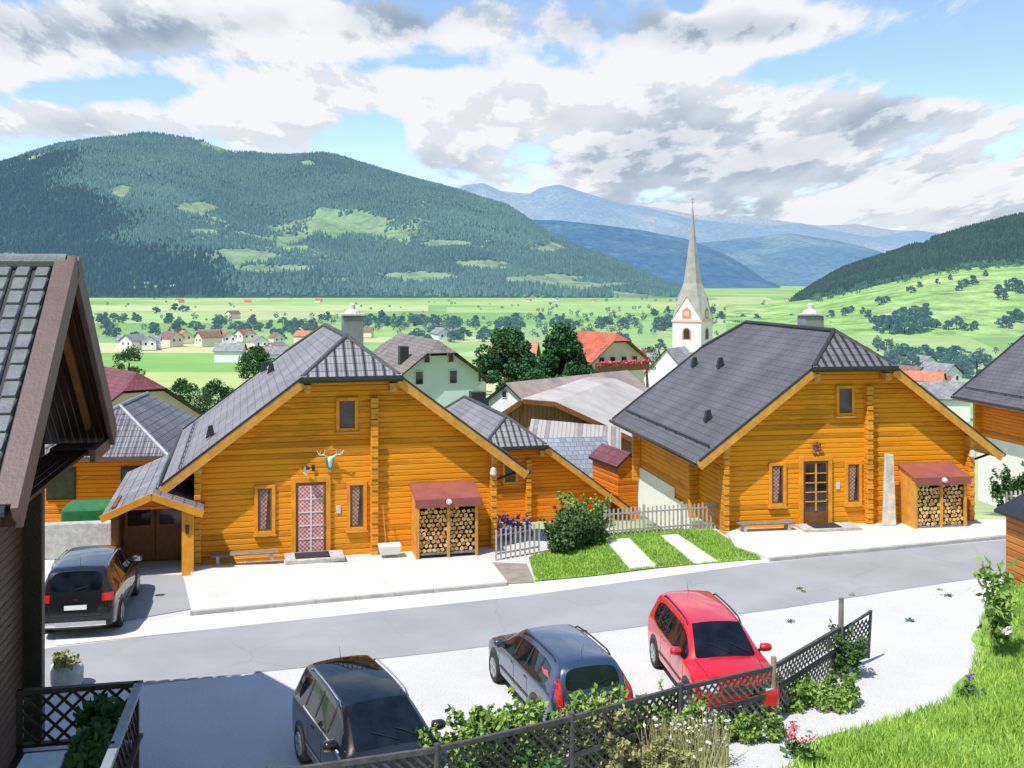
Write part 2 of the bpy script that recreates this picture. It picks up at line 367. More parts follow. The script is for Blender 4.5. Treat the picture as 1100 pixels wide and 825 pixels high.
def sheet(name, pts, m, z=None):
    b=MB(); b.poly([(p[0],p[1],p[2] if z is None else z) for p in pts]); o=b.build(name,m); tag(o,kind='structure'); return o
def slab(name, pts, m, z0, z1):
    b=MB(); n=len(pts); b.poly([(p[0],p[1],z1) for p in pts]); 
    for i in range(n):
        a=pts[i]; c=pts[(i+1)%n]; b.poly([(a[0],a[1],z0),(c[0],c[1],z0),(c[0],c[1],z1),(a[0],a[1],z1)])
    o=b.build(name,m,bevel=.012); tag(o,kind='structure'); return o
sheet('gravel_yard',[(-45,-10,0),(45,-10,0),(45,38.6,0),(-45,36.8,0)],M['gravel'],.0)
far=[G(-160,722),G(90,692),G(330,664),G(560,640),G(700,621),G(840,603),G(960,591),G(1080,580),G(1200,571)]
near=[G(-160,768),G(90,742),G(160,735),G(320,718),G(480,700),G(700,672),G(840,654),G(960,635),G(1090,615),G(1200,600)]
sheet('road',[tuple(p) for p in far]+[tuple(p) for p in near[::-1]],M['asphalt'],.008)
slab('pavement',[G(205,660),G(545,628.5),G(525,603),G(205,612)],M['concrete'],-.02,.10)
sheet('verge_strip',[G(60,694),G(560,641),G(822,605),G(800,601),G(705,611.5),G(575,627),G(545,629),G(205,662),G(60,676)],M['concrete'],.012)
slab('pavement',[G(826,602),G(1086,577),G(1086,560),G(778,570),G(790,590)],M['concrete'],-.02,.10)
sheet('garden_path',[G(535,628),G(575,626),G(566,606),G(520,604)],M['soil'],.015)
LAWN=[G(575,625),G(640,619),G(704,611),G(818,601),G(765,570),G(700,570),G(640,576),G(568,600)]
sheet('lawn',LAWN,M['lawn'],.03)
sheet('drive_strip',[G(676,613),G(706,610),G(676,579),G(650,581)],M['concrete'],.036)
sheet('drive_strip',[G(746,607),G(772,604.5),G(728,575),G(708,576)],M['concrete'],.036)
sheet('drive_strip',[G(706,610),G(746,607),G(740,602),G(700,605)],M['soil'],.034)
for k,(a,c_) in enumerate(((G(205,660.5),G(545,629)),(G(826,602.6),G(1086,577.6)))):
    b=MB(); dd=(c_-a); n=int(dd.length/1.0)
    for i in range(n): b.bar(a+dd*(i/n)+Vector((0,-.05,.055)),a+dd*((i+.985)/n)+Vector((0,-.05,.055)),.10,.11)
    tag(b.build('kerb',M['kerb'],bevel=.01),kind='structure')
# left carport forecourt in darker paving
sheet('forecourt',[G(130,668),G(205,655),G(196,618),G(60,618),G(40,660)],M['asphalt'],.014)

# unseen hillside behind the viewpoint, added to block low sky light
bv=[];bf=[]
for i in range(26):
    y=-16-i*9.0
    for k in range(41):
        x=(k-20)*12.0; bv.append((x,y,-.06+(i*9)**1.12*.42+2.5*math.sin(x*.03+i*.4)*min(1,i/3)))
for i in range(25):
    for k in range(40): bf.append((i*41+k,(i+1)*41+k,(i+1)*41+k+1,i*41+k+1))
tag(np_mesh('added_unseen_hillside',np.array(bv),np.array(bf),M['bank'],smooth=True),kind='structure')
# bank in the lower right
def bank_z(x,y):
    e=np.interp(y,[14,17.5,20.3,22,23.5,25,27.5,29.7,34],[2.5,3.6,5.9,8.9,10.1,10.9,12.1,13.6,16])
    t=max(0.,(x-e)); return .03+min(t*.10,1.0)*(1-.3*math.exp(-t))
bv=[];bf=[]
by=np.linspace(12,31.5,40)
for y in by:
    e=float(np.interp(y,[14,17.5,20.3,22,23.5,25,27.5,29.7,34],[2.5,3.6,5.9,8.9,10.1,10.9,12.1,13.6,16]))+.25*math.sin(y*2.1)
    for k in range(30):
        x=e+(k/29)**1.4*22; bv.append((x,y,bank_z(x,y)+.05*math.sin(x*1.7+y)*min(1,k/4)))
for i in range(39):
    for k in range(29): bf.append((i*30+k,i*30+k+1,(i+1)*30+k+1,(i+1)*30+k))
tag(np_mesh('grass_bank',np.array(bv),np.array(bf),M['bank'],smooth=True),kind='structure')

# ------------------------------------------------------------------ vegetation helpers
def leaf_arrays(pts, size, aspect=1.6, upbias=.0):
    n=len(pts); a=RNG.normal(size=(n,3)); a[:,2]+=upbias; a/=np.linalg.norm(a,axis=1)[:,None]
    b=RNG.normal(size=(n,3)); b-=a*(a*b).sum(1)[:,None]; b/=np.linalg.norm(b,axis=1)[:,None]
    s=size*RNG.uniform(.6,1.3,n)[:,None]; a=a*s*aspect/2; b=b*s/2
    v=np.stack([pts-a,pts+b,pts+a,pts-b],1).reshape(-1,3); f=np.arange(n*4).reshape(-1,4); return v,f
def crown_points(h0,h1,rad,nclump,per,shape='round',clump=.34):
    out=[]
    for _ in range(nclump):
        t=random.random()**.8
        if shape=='round': prof=math.sin(math.pi*min(1,.12+.88*t))**.55
        elif shape=='cone': prof=(1-t)**.75+.05
        else: prof=min(1,(1-t)*2.2)**.5*min(1,.5+t*2)
        a=random.random()*6.283; r=rad*prof*(.35+.65*random.random()**.5)
        c=np.array([r*math.cos(a),r*math.sin(a),h0+t*(h1-h0)])
        d=RNG.normal(size=(per,3)); d/=np.linalg.norm(d,axis=1)[:,None]
        out.append(c+d*(RNG.uniform(.45,1,per)[:,None]**.5)*rad*clump*random.uniform(.6,1.2)*np.array([1,1,.75]))
    return np.concatenate(out)
def tree(name,label,loc,h,rad,m,nclump=26,per=60,leaf=.35,shape='round',trunk=.18,group=None,cat='tree',h0=None):
    t=thing(name,label,cat,loc,random.random()*6.28,group)
    b=MB(); tr=.03*h+.03; b.tube((0,0,-.6),(0,0,h*.45),tr,tr*.65,8); b.tube((0,0,h*.45),(.03*h,0,h*.85),tr*.65,tr*.15,7)
    for k in range(6):
        a=k*1.05+random.random(); z=h*random.uniform(.25,.55); b.tube((0,0,z),(rad*.65*math.cos(a),rad*.65*math.sin(a),z+h*.22),tr*.35,tr*.08,5)
    b.build('trunk',M['bark'],t)
    pts=crown_points(h*.16 if h0 is None else h0,h*.96,rad,nclump,per,shape)
    v,f=leaf_arrays(pts,leaf); np_mesh('crown',v,f,m,t); return t

# ------------------------------------------------------------------ hills and mountains
def fbm(x,y,seed,oct=5):
    r=np.random.default_rng(seed); z=np.zeros_like(x); a=1.0; f=1.0
    for o in range(oct):
        for _ in range(3):
            th=r.uniform(0,6.28); ph=r.uniform(0,6.28); k=f*r.uniform(.8,1.25)
            z+=a/3*np.sin(k*(x*math.cos(th)+y*math.sin(th))+ph+1.3*np.sin(k*.7*(x*math.sin(th)-y*math.cos(th))+ph*2))
        a*=.5; f*=2.05
    return z
def hill_fn(sil, Yf, Yr, Yb, zf, pw=1.0, rough=60, seed=1, cell=700.):
    us=[s[0] for s in sil]; vs=[s[1] for s in sil]
    def fn(u,Y):
        top=CZ+(HV-np.interp(u,us,vs))/F*Yr
        t=np.clip((Y-Yf)/(Yr-Yf),0,1); back=np.clip((Y-Yr)/(Yb-Yr),0,1)
        prof=np.sin(t*math.pi/2)**pw*.45+.55*t**1.15
        X=(u-550)/F*Y
        n=fbm(X/cell,Y/cell,seed)
        amp=rough*np.sin(np.clip(t,0,1)*math.pi)**.7*np.clip((top-zf)/400,0.05,1)
        z=zf-2+(top-zf)*prof*(1-.6*back**1.5)+n*amp*(1-back)
        rim=fbm(X/(cell*.25),Y/(cell*.25),seed+5,3)*rough*.05*t
        return X,z+rim
    return fn
def hill(name, fn, u0,u1,nu,Yf,Yb,ny,m,openf=None):
    U,YY=np.meshgrid(np.linspace(u0,u1,nu),np.linspace(Yf,Yb,ny))
    X,Z=fn(U,YY); v=np.stack([X,YY,Z],-1).reshape(-1,3)
    i=np.arange(nu*ny).reshape(ny,nu); f=np.stack([i[:-1,:-1],i[:-1,1:],i[1:,1:],i[1:,:-1]],-1).reshape(-1,4)
    o=np_mesh(name,v,f,m,smooth=True); tag(o,kind='structure')
    if openf is not None:
        a=o.data.attributes.new('open','FLOAT','POINT'); a.data.foreach_set('value',openf(U,YY,X,Z).astype(np.float32).ravel())
    return o
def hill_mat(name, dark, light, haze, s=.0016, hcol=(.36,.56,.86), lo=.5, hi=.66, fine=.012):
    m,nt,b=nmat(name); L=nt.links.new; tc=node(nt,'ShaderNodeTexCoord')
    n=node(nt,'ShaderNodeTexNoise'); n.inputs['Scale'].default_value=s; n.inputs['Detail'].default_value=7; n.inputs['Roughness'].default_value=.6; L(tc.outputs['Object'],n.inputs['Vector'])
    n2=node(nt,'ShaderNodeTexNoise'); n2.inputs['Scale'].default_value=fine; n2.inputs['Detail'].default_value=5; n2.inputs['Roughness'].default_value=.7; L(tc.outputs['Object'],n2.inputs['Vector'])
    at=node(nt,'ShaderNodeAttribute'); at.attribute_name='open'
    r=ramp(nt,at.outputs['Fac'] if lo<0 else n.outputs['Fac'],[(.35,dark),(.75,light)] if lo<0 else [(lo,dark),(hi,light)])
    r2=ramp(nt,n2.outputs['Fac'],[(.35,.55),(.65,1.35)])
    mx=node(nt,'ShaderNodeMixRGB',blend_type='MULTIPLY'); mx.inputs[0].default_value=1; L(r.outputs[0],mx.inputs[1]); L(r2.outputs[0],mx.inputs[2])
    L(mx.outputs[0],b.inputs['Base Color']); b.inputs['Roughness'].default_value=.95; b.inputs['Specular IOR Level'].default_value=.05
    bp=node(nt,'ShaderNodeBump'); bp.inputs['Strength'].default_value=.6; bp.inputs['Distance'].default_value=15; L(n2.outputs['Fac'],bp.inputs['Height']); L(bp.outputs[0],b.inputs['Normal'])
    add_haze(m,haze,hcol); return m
def forest(name,label,fn,u0,u1,Yf,Yt,n,h,m,keep,zf=-36):
    u=RNG.uniform(u0,u1,n); y=Yf+(Yt-Yf)*RNG.uniform(0,1,n)**.8
    X,Z=fn(u,y); k=keep(u,y,X,Z)&(Z>zf-1); u=u[k];y=y[k];X=X[k];Z=Z[k]; n=len(u)
    hh=h*RNG.uniform(.6,1.25,n); w=hh*RNG.uniform(.24,.42,n)
    ang=RNG.uniform(0,1.5,n); vs=[]
    for q in range(4):
        a=ang+q*math.pi/2; vs.append(np.stack([X+w*np.cos(a),y+w*np.sin(a),Z+hh*.08],-1))
    tip=np.stack([X,y,Z+hh],-1)
    v=np.concatenate([np.stack(vs,1),tip[:,None]],1).reshape(-1,3)
    b=np.arange(n)[:,None]*5; f=np.concatenate([b+np.array([q,(q+1)%4,4]) for q in range(4)],0)
    o=np_mesh(name,v,f,m); tag(o,label,'forest',kind='stuff'); return o

SIL1=[(-700,235),(-400,205),(-150,200),(-40,190),(0,179),(28,166),(60,155),(100,149),(160,143),(215,151),(255,163),(300,166),(345,165),(372,171),(420,186),(470,204),(520,226),(560,241),(590,255),(620,268),(660,283),(700,299),(720,306),(760,316),(820,322)]
fn1=hill_fn(SIL1,3050,6000,7800,-36.3,.9,130,3,560.)
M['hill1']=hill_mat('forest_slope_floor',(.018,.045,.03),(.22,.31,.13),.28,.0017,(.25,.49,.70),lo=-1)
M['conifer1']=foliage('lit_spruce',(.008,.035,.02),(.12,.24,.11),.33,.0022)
M['conifer_shaded']=foliage('cloud_shaded_spruce',(.004,.018,.015),(.012,.045,.035),.22,.0025)  # same spruce with a cloud's shadow put into its colour
CLEAR=[(215,222,34,10),(72,150,20,5),(245,277,62,10),(290,290,80,8),(160,306,45,5),(445,297,60,8),(585,268,26,10),(600,300,90,7),(10,276,40,6),(520,285,50,7),(360,300,50,6),(330,175,14,4),(130,205,14,10),(660,306,60,5),(480,262,30,5)]
def mead(u,y,X,Z):
    n=fbm(X/330,y/520,21,4); low=np.clip((y-3050)/1500,0,1)
    v=HV-(Z-CZ)/y*F; cl=np.zeros_like(u)
    for (a,b_,c,d) in CLEAR: cl=np.maximum(cl,1.0-((u-a)/c)**2-((v-b_)/d)**2)
    fine=fbm(X/95,y/150,77,3); hsh=np.mod(np.sin(X*12.9898+y*78.233)*43758.5453,1.0)
    return (n+.25*fine<(.48+.75*low)+(hsh-.5)*.4)&(cl+n*.5+fine*.45+(hsh-.5)*.5<.44)
hill('mountain_green',fn1,-650,815,520,2990,7800,200,M['hill1'],lambda U,Y,X,Z: 1-mead(U,Y,X,Z).astype(float))
cloud_shade=lambda u,y,X,Z: (fbm(X/800,y/800,31,3)*.35+(190-u)/260+ (4300-y)/2600+fbm(X/130,y/200,78,3)*.12)  # where the painted cloud shadow lies on the slope
forest('spruce_forest','sunlit spruce forest covering the big green mountain on the left',fn1,-120,760,3060,6050,150000,16,M['conifer1'],lambda u,y,X,Z: mead(u,y,X,Z)&(cloud_shade(u,y,X,Z)+(np.mod(np.sin(X*3.17+y*7.7)*9871.3,1.0)-.5)*.22<=.25))
forest('cloud_shaded_forest','spruce forest on the lower flank of the left mountain, cloud shadow put into its colour',fn1,-120,760,3000,6050,120000,17,M['conifer_shaded'],lambda u,y,X,Z: (mead(u,y,X,Z)|(y<3500)&(fbm(X/300,y/300,8,3)<.3))&(cloud_shade(u,y,X,Z)+(np.mod(np.sin(X*3.17+y*7.7)*9871.3,1.0)-.5)*.22>.25))

# farther ranges, each bluer than the last, distance haze put into the colour
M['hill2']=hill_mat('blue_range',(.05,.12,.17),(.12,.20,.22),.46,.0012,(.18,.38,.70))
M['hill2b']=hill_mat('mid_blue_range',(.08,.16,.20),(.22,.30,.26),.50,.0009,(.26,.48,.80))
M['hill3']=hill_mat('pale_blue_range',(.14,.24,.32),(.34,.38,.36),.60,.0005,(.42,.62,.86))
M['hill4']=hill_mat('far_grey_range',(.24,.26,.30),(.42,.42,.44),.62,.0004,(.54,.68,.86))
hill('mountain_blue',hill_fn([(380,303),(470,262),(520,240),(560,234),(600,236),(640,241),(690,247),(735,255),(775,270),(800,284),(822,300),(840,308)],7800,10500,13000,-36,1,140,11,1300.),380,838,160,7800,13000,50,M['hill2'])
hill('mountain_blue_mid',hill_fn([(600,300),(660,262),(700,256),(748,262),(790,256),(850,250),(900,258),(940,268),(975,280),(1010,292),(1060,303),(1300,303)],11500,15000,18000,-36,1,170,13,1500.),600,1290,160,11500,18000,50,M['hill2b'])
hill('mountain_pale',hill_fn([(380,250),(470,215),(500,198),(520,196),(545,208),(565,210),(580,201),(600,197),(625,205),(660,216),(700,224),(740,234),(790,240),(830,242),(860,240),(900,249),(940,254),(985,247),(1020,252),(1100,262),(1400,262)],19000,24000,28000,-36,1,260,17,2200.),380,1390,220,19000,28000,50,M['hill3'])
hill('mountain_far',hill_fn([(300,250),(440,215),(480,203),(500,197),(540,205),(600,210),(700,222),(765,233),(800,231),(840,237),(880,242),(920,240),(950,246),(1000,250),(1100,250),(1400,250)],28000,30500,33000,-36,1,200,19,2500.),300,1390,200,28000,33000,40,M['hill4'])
# right forest hill and meadow hill
SILR=[(800,324),(852,321),(868,311),(885,301),(905,290),(930,281),(960,271),(1000,257),(1040,245),(1080,235),(1110,229),(1200,205),(1400,180)]
fnR=hill_fn(SILR,1900,2900,3900,-36.3,1,40,23,420.)
M['hillR']=hill_mat('dark_forest_floor',(.025,.055,.03),(.10,.19,.07),.12,.004)
hill('forest_hill',fnR,800,1400,120,1880,3900,60,M['hillR'])
M['conifer_r']=foliage('right_spruce',(.010,.028,.02),(.04,.085,.04),.13,.008)
forest('hillside_forest','dark conifer forest on the hill rising at the right edge',fnR,800,1300,1900,2950,40000,12,M['conifer_r'],lambda u,y,X,Z: fbm(X/150,y/200,44,3)<.75)
SILM=[(820,327),(860,322),(885,318),(925,309),(960,301),(1000,292),(1040,286),(1075,283),(1100,282),(1250,262),(1400,250)]
fnM=hill_fn(SILM,880,1500,2000,-36.3,1,12,29,300.)
M['meadow']=hill_mat('bright_meadow',(.27,.44,.12),(.42,.53,.22),.12,.004,(.5,.65,.75),fine=.03)
hill('meadow_hill',fnM,780,1400,90,860,2000,50,M['meadow'])

# coloured field strips down in the valley
def field(u0,v0,u1,v1,col,sk=0):
    key=('field',col)
    if key not in M:
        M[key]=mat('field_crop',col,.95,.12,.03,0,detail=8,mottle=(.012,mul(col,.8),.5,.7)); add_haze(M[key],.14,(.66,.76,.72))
    z=-36.22
    sheet('field',[G(u0,v1,z),G(u1,v1,z),G(u1+sk,v0,z),G(u0+sk,v0,z)],M[key],z)
field(60,379,300,400,(.17,.40,.05)); field(60,368.5,300,379,(.52,.52,.24)); field(60,400,330,418,(.42,.50,.15))
field(60,337,240,347,(.33,.50,.15)); field(80,328,460,334,(.44,.52,.23)); field(300,324,700,328,(.30,.48,.15)); field(320,362,560,368,(.48,.52,.22))
field(480,330,720,336,(.30,.47,.13)); field(800,330,900,336,(.35,.52,.15))

# ------------------------------------------------------------------ chalets of the front row
def slope_uv(pts, ridge=(0,1,0)):
    r=Vector(ridge).normalized(); n=(Vector(pts[1])-Vector(pts[0])).cross(Vector(pts[2])-Vector(pts[0])).normalized(); s=n.cross(r)
    if s.z<0: s=-s
    return [(Vector(p).dot(r),Vector(p).dot(s)) for p in pts]
def window(parent, x0,x1,z0,z1,y,curt=None,shut=None,frame='wood_post'):
    """framed window in a wall facing -y at depth y"""
    f=MB(); w=.11
    f.box(x0-w,x0,y-.07,y+.02,z0-w,z1+w); f.box(x1,x1+w,y-.07,y+.02,z0-w,z1+w); f.box(x0,x1,y-.067,y+.02,z1,z1+w); f.box(x0,x1,y-.067,y+.02,z0-w,z0)
    o=f.build('window',M[frame],parent,bevel=.008)
    p=MB(); p.box(x0,x1,y-.012,y+.01,z0,z1); p.build('pane',M['win_glass'],o)
    s=MB(); xm=(x0+x1)/2; s.box(x0,x0+.05,y-.035,y-.013,z0,z1); s.box(x1-.05,x1,y-.035,y-.013,z0,z1); s.box(x0+.05,x1-.05,y-.035,y-.013,z0,z0+.05); s.box(x0+.05,x1-.05,y-.035,y-.013,z1-.05,z1)
    s.build('sash',M['brown_door'],o)
    if curt:
        c=MB(); c.poly([(x0+.05,y-.016,z0+.06),(xm+.02,y-.016,z0+.06),(xm+.1,y-.016,z1-.05),(x0+.05,y-.016,z1-.05)]); c.build('curtain',M[curt],o)
    l=MB(); l.box(x0-w-.03,x1+w+.03,y-.11,y-.0,z0-w-.05,z0-w-.001); l.build('sill',M['wood_trim'],o)
    return o
def chalet(name,label,O,th,D,roof,rib,wall='wood',basement=None,door='curtain',details=True,chim=(4.63,8.3)):
    t=thing(name,label,'house',(O[0],O[1],O[2]),th)
    W=9.3; xc=4.65; tan=.772; of=.5; ob=.6; ex=1.05; zt=2.55; zh=5.72; hb=1.5; x1=3.15; x2=6.15
    zr=zt+tan*(xc+ex)-.0; zr=6.9
    he=zt+tan*ex-.22
    zb=-.05 if basement is None else .5
    # walls
    b=MB(); zlo=zb
    top=lambda x: min(zt+tan*(min(x,W-x)+ex)-.2, zh-.15+ (0))
    prof=[(0,zlo),(W,zlo),(W,top(W)),(x2,zh-.17),(x1,zh-.17),(0,top(0))]
    fr=[(x,0,z) for x,z in prof]; bk=[(x,D,z) for x,z in prof]
    b.poly(fr); b.poly(bk[::-1])
    for i in (0,1,2,5): j=(i+1)%6; b.poly([fr[i],bk[i],bk[j],fr[j]])
    b.build('wall',M[wall],t)
    if basement is not None:
        b=MB(); b.box(.02,W-.02,.02,D-.02,basement,zb); b.build('basement_wall',M['white_wall'],t)
        b=MB()
    # roof: two slopes + two half hips, a thick shell
    def plane(pts): 
        return pts
    y0=-of; y1=D+ob
    Ls=[(-ex,y0,zt),(-ex,y1,zt),(x1,y1,zh),(xc,y1-hb,zr),(xc,y0+hb,zr),(x1,y0,zh)]
    Rs=[(W+ex,y0,zt),(x2,y0,zh),(xc,y0+hb,zr),(xc,y1-hb,zr),(x2,y1,zh),(W+ex,y1,zt)]
    Hf=[(x1,y0,zh),(xc,y0+hb,zr),(x2,y0,zh)]; Hb=[(x1,y1,zh),(x2,y1,zh),(xc,y1-hb,zr)]
    b=MB(); 
    for q,ri,mi in ((Ls,(0,1,0),0),(Rs,(0,1,0),0)): b.poly(q,mi,slope_uv(q,ri))
    th_=.20
    for q in (Ls,Rs):
        b.poly([(x,y,z-th_) for x,y,z in q][::-1],1)
        n=len(q)
        for i in range(n):
            a=q[i]; c=q[(i+1)%n]
            if abs(a[0]-xc)<.01 and abs(c[0]-xc)<.01: continue
            if (abs(a[0]-xc)<.01) or (abs(c[0]-xc)<.01): continue
            b.poly([a,c,(c[0],c[1],c[2]-th_),(a[0],a[1],a[2]-th_)],1)
    rf=b.build('roof',[M[roof],M['wood_trim']],t)
    for q in (Hf,Hb):
        b=MB()
        q2=[(x,y+(-.12 if y<0 else (.12 if y>D else 0)),z+(.02 if abs(z-zr)<.01 else -.02)) for x,y,z in q]
        q2=[((x+(-.12 if x<xc-.1 else (.12 if x>xc+.1 else 0))),y,z+.02) for x,y,z in q2]
        b.poly(q2,0,slope_uv(q2,(1,0,0))); b.poly([(x,y,z-.16) for x,y,z in q2][::-1],1)
        for i in range(3):
            a=q2[i]; c=q2[(i+1)%3]; b.poly([a,c,(c[0],c[1],c[2]-.16),(a[0],a[1],a[2]-.16)],1)
        b.build('half_hip',[M[rib],M['dark_metal']],rf)
    # ridge and hip caps
    b=MB(); b.tube((xc,y0+hb,zr+.03),(xc,y1-hb,zr+.03),.09,.09,8)
    for xx,yy in ((x1,y0),(x2,y0),(x1,y1),(x2,y1)): b.tube((xx,yy,zh+.03),(xc,(y0+hb) if yy<0 else (y1-hb),zr+.03),.085,.085,8)
    b.build('ridge_cap',M[rib],rf)
    # verge flashing (thin dark line) and bargeboards
    for s,xe,xh in ((-1,-ex,x1),(1,W+ex,x2)):
        for yy in (y0-.03,y1+.03):
            b=MB(); b.bar((xe,yy,zt+.03),(xh,yy,zh+.03),.10,.06); b.build('verge_flashing',M['dark_metal'],rf)
    for s,xe,xh in ((-1,-ex,x1),(1,W+ex,x2)):
        b=MB(); b.bar((xe,y0-.035,zt-.16),(xh,y0-.035,zh-.16),.07,.28); b.build('bargeboard',M['wood_trim'],t)
        b=MB(); b.bar((xe,y1+.035,zt-.16),(xh,y1+.035,zh-.16),.07,.28); b.build('bargeboard',M['wood_trim'],t)
    for xe in (-ex-.08,W+ex+.08):
        b=MB(); b.tube((xe,y0-.02,zt-.06),(xe,y1+.02,zt-.06),.075,.075,8); b.build('gutter',M['dark_metal'],t,smooth=True)
    b=MB(); b.bar((x1-.1,y0-.14,zh-.03),(x2+.1,y0-.14,zh-.03),.1,.12); b.build('gutter',M['dark_metal'],t)
    b=MB(); b.tube((W+ex+.06,.2,zt-.12),(W+.12,.3,zt-.45),.045,.045,8); b.tube((W+.12,.3,zt-.45),(W+.12,.3,.05),.045,.045,8); b.build('downpipe',M['dark_metal'],t)
    for sg in (-1,1):
        b=MB(); xe=-ex+.5 if sg<0 else W+ex-.5; b.bar((xe,y0+.3,zt+tan*.5+.10),(xe,y1-.3,zt+tan*.5+.10),.03,.05)
        k_=y0+.4
        while k_<y1-.3: b.bar((xe,k_,zt+tan*.5-.02),(xe,k_,zt+tan*.5+.12),.03,.03); k_+=1.2
        b.build('snow_guard',M['dark_metal'],rf)
    # purlins under the verge
    for px_,pz in ((0,top(0)-.14),(W,top(W)-.14),(x1+.15,zh-.36),(x2-.15,zh-.36)):
        b=MB(); b.box(px_-.12,px_+.12,-of+.03,.02,pz-.15,pz+.13); b.build('purlin_end',M['log_end'],t,bevel=.015)
    # chimney
    b=MB(); cx_,cy_=chim; b.box(cx_,cx_+.8,cy_,cy_+.75,zr-1.2,zr+.45); b.build('chimney',M['chimney' if details else 'dark_metal'],rf,bevel=.02)
    b=MB(); b.box(cx_-.07,cx_+.87,cy_-.07,cy_+.82,zr+.47,zr+.54)
    if details: b.lathe((cx_+.4,cy_+.38,zr+.54),[(.34,0),(.28,.12),(.12,.17),(.12,.34),(.05,.42)],10); b.build('chimney_cap',M['white_paint' if details else 'dark_metal'],rf)
    # roof vents
    for a_,b_ in ((.0,2.2),(.45,D-1.2),(.5,D-3.8)) if details else ((.1,3),):
        x=-ex+(x1+ex)*(.32+a_); z=zt+tan*(x+ex); b=MB(); b.hexa([(x-.14,b_,z-.05),(x+.14,b_,z+.1),(x+.14,b_+.25,z+.1),(x-.14,b_+.25,z-.05),(x-.06,b_+.03,z+.36),(x+.08,b_+.03,z+.40),(x+.08,b_+.2,z+.40),(x-.06,b_+.2,z+.36)]); b.build('roof_vent',M['dark_metal'],rf)
    # stacked log ends at the corners and the inner wall
    def logs(xa,za,zc,yf,w=.2):
        b=MB(); z=za; i=0
        while z<zc:
            d=.03*(i%2); b.box(xa-w/2,xa+w/2,yf+d,.05,z,z+.165); z+=.175; i+=1
        return b
    logs(.0,zb,top(0)-.3,-.42,.2).build('corner_post',M['wood_post'],t,bevel=.02)
    logs(W,zb,top(W)-.3,-.36,.2).build('corner_post',M['wood_post'],t,bevel=.02)
    logs(5.42,zb,zh-.7,-.24,.24).build('corner_post',M['wood_post'],t,bevel=.02)
    for sgn,xx in ((-1,0),(1,W)):
        for yy in (2.6,D-.2):
            b=MB(); z=zb
            while z<top(0)-.3: b.box(xx-(.35 if sgn<0 else 0),xx+(0.35 if sgn>0 else 0),yy-.1,yy+.1,z,z+.165); z+=.175
            b.build('corner_post',M['wood_post'],t,bevel=.02)
    if not details:
        window(t,1.75,2.25,.95,2.25,0); window(t,6.9,7.6,.95,2.25,0); window(t,4.3,4.82,4.0,4.9,0); return t
    window(t,1.80,2.22,.92,2.25,0,'curtain2'); window(t,4.66,5.08,.88,2.22,0,'curtain2'); window(t,4.32,4.80,4.05,4.92,0)
    # door
    d=MB(); d.box(2.82,2.96,-.09,.02,0,2.55); d.box(3.90,4.04,-.09,.02,0,2.55); d.box(2.96,3.90,-.087,.02,2.38,2.55)
    dr=MB(); dr.box(2.96,3.90,-.05,.01,.02,2.38); dob=dr.build('door',M['brown_door'],t,bevel=.01)
    d.build('door_frame',M['wood_post'],dob,bevel=.01)
    z0=.18 if door=='curtain' else .62
    for (a,b_) in ((3.04,3.40),(3.46,3.82)):
        g=MB(); g.box(a,b_,-.058,-.045,z0,2.28); g.build('door_pane',M['win_glass'] if door!='curtain' else M['curtain'],dob)
    g=MB()
    for k in range(1,5):
        z=z0+(2.28-z0)*k/5; g.box(3.04,3.82,-.075,-.06,z-.018,z+.018)
    g.box(3.40,3.46,-.078,-.06,z0,2.28); g.build('glazing_bar',M['white_paint'] if door=='curtain' else M['wood_trim'],dob)
    g=MB(); g.tube((3.86,-.12,1.02),(3.76,-.12,1.02),.012,.012,8); g.tube((3.86,-.12,1.02),(3.86,-.05,1.02),.012,.012,8); g.build('handle',M['chrome'],dob)
    # ledge beam at the foot
    b=MB(); b.box(.15,2.82,-.10,0,.0,.12); b.build('sill_beam',M['wood_trim'],t)
    # small plate beside the door
    b=MB(); b.box(4.22,4.36,-.03,-.001,1.35,1.6); b.build('name_plate',M['white_paint'],t)
    # lamp by the corner
    b=MB(); b.lathe((9.25,-.42,2.45),[(.02,.22),(.09,.17),(.12,.0),(.07,-.06),(.02,-.07)],10); b.build('corner_lamp',M['white_paint'],t)
    return t
def loc2w(O,th,x,y,z=0):
    c,s=math.cos(th),math.sin(th); return Vector((O[0]+c*x-s*y,O[1]+s*x+c*y,O[2]+z))

OA=(-9.68,33.0,0); TA=R(14.2); OB=(7.34,37.3,0); TB=R(9.6)
hA=chalet('timber_chalet','orange timber chalet with antlers above its pink curtained door and light grey roof',OA,TA,11.5,'roofA','roofrib',basement=None,chim=(5.2,8.3))
hB=chalet('timber_chalet','orange timber chalet with dark slate roof, glazed door and tall pale stone slab beside it',OB,TB,10.3,'roofB','roofribB',door='glass',chim=(5.2,4.6))
OC=(26.7,47.3,0); chalet('timber_chalet','timber chalet above a white basement, cut off by the right edge of the photo',OC,TB,10.3,'roofB','roofribB','wood2',basement=-3,details=False)
OF=(-4.5,48.6,-4.6); hF=chalet('timber_chalet','deep orange chalet standing lower down between the two big chalets, behind the hedge',OF,R(15),11,'roofA','roofrib','wood2',basement=-2,details=False)
# white plinth corner of chalet B
b=MB(); b.box(-.06,-.01,5.2,10.2,-1.4,.55); b.box(-.06,-.01,3.2,5.2,-1.0,.15); b.build('plinth',M['white_wall'],hB)

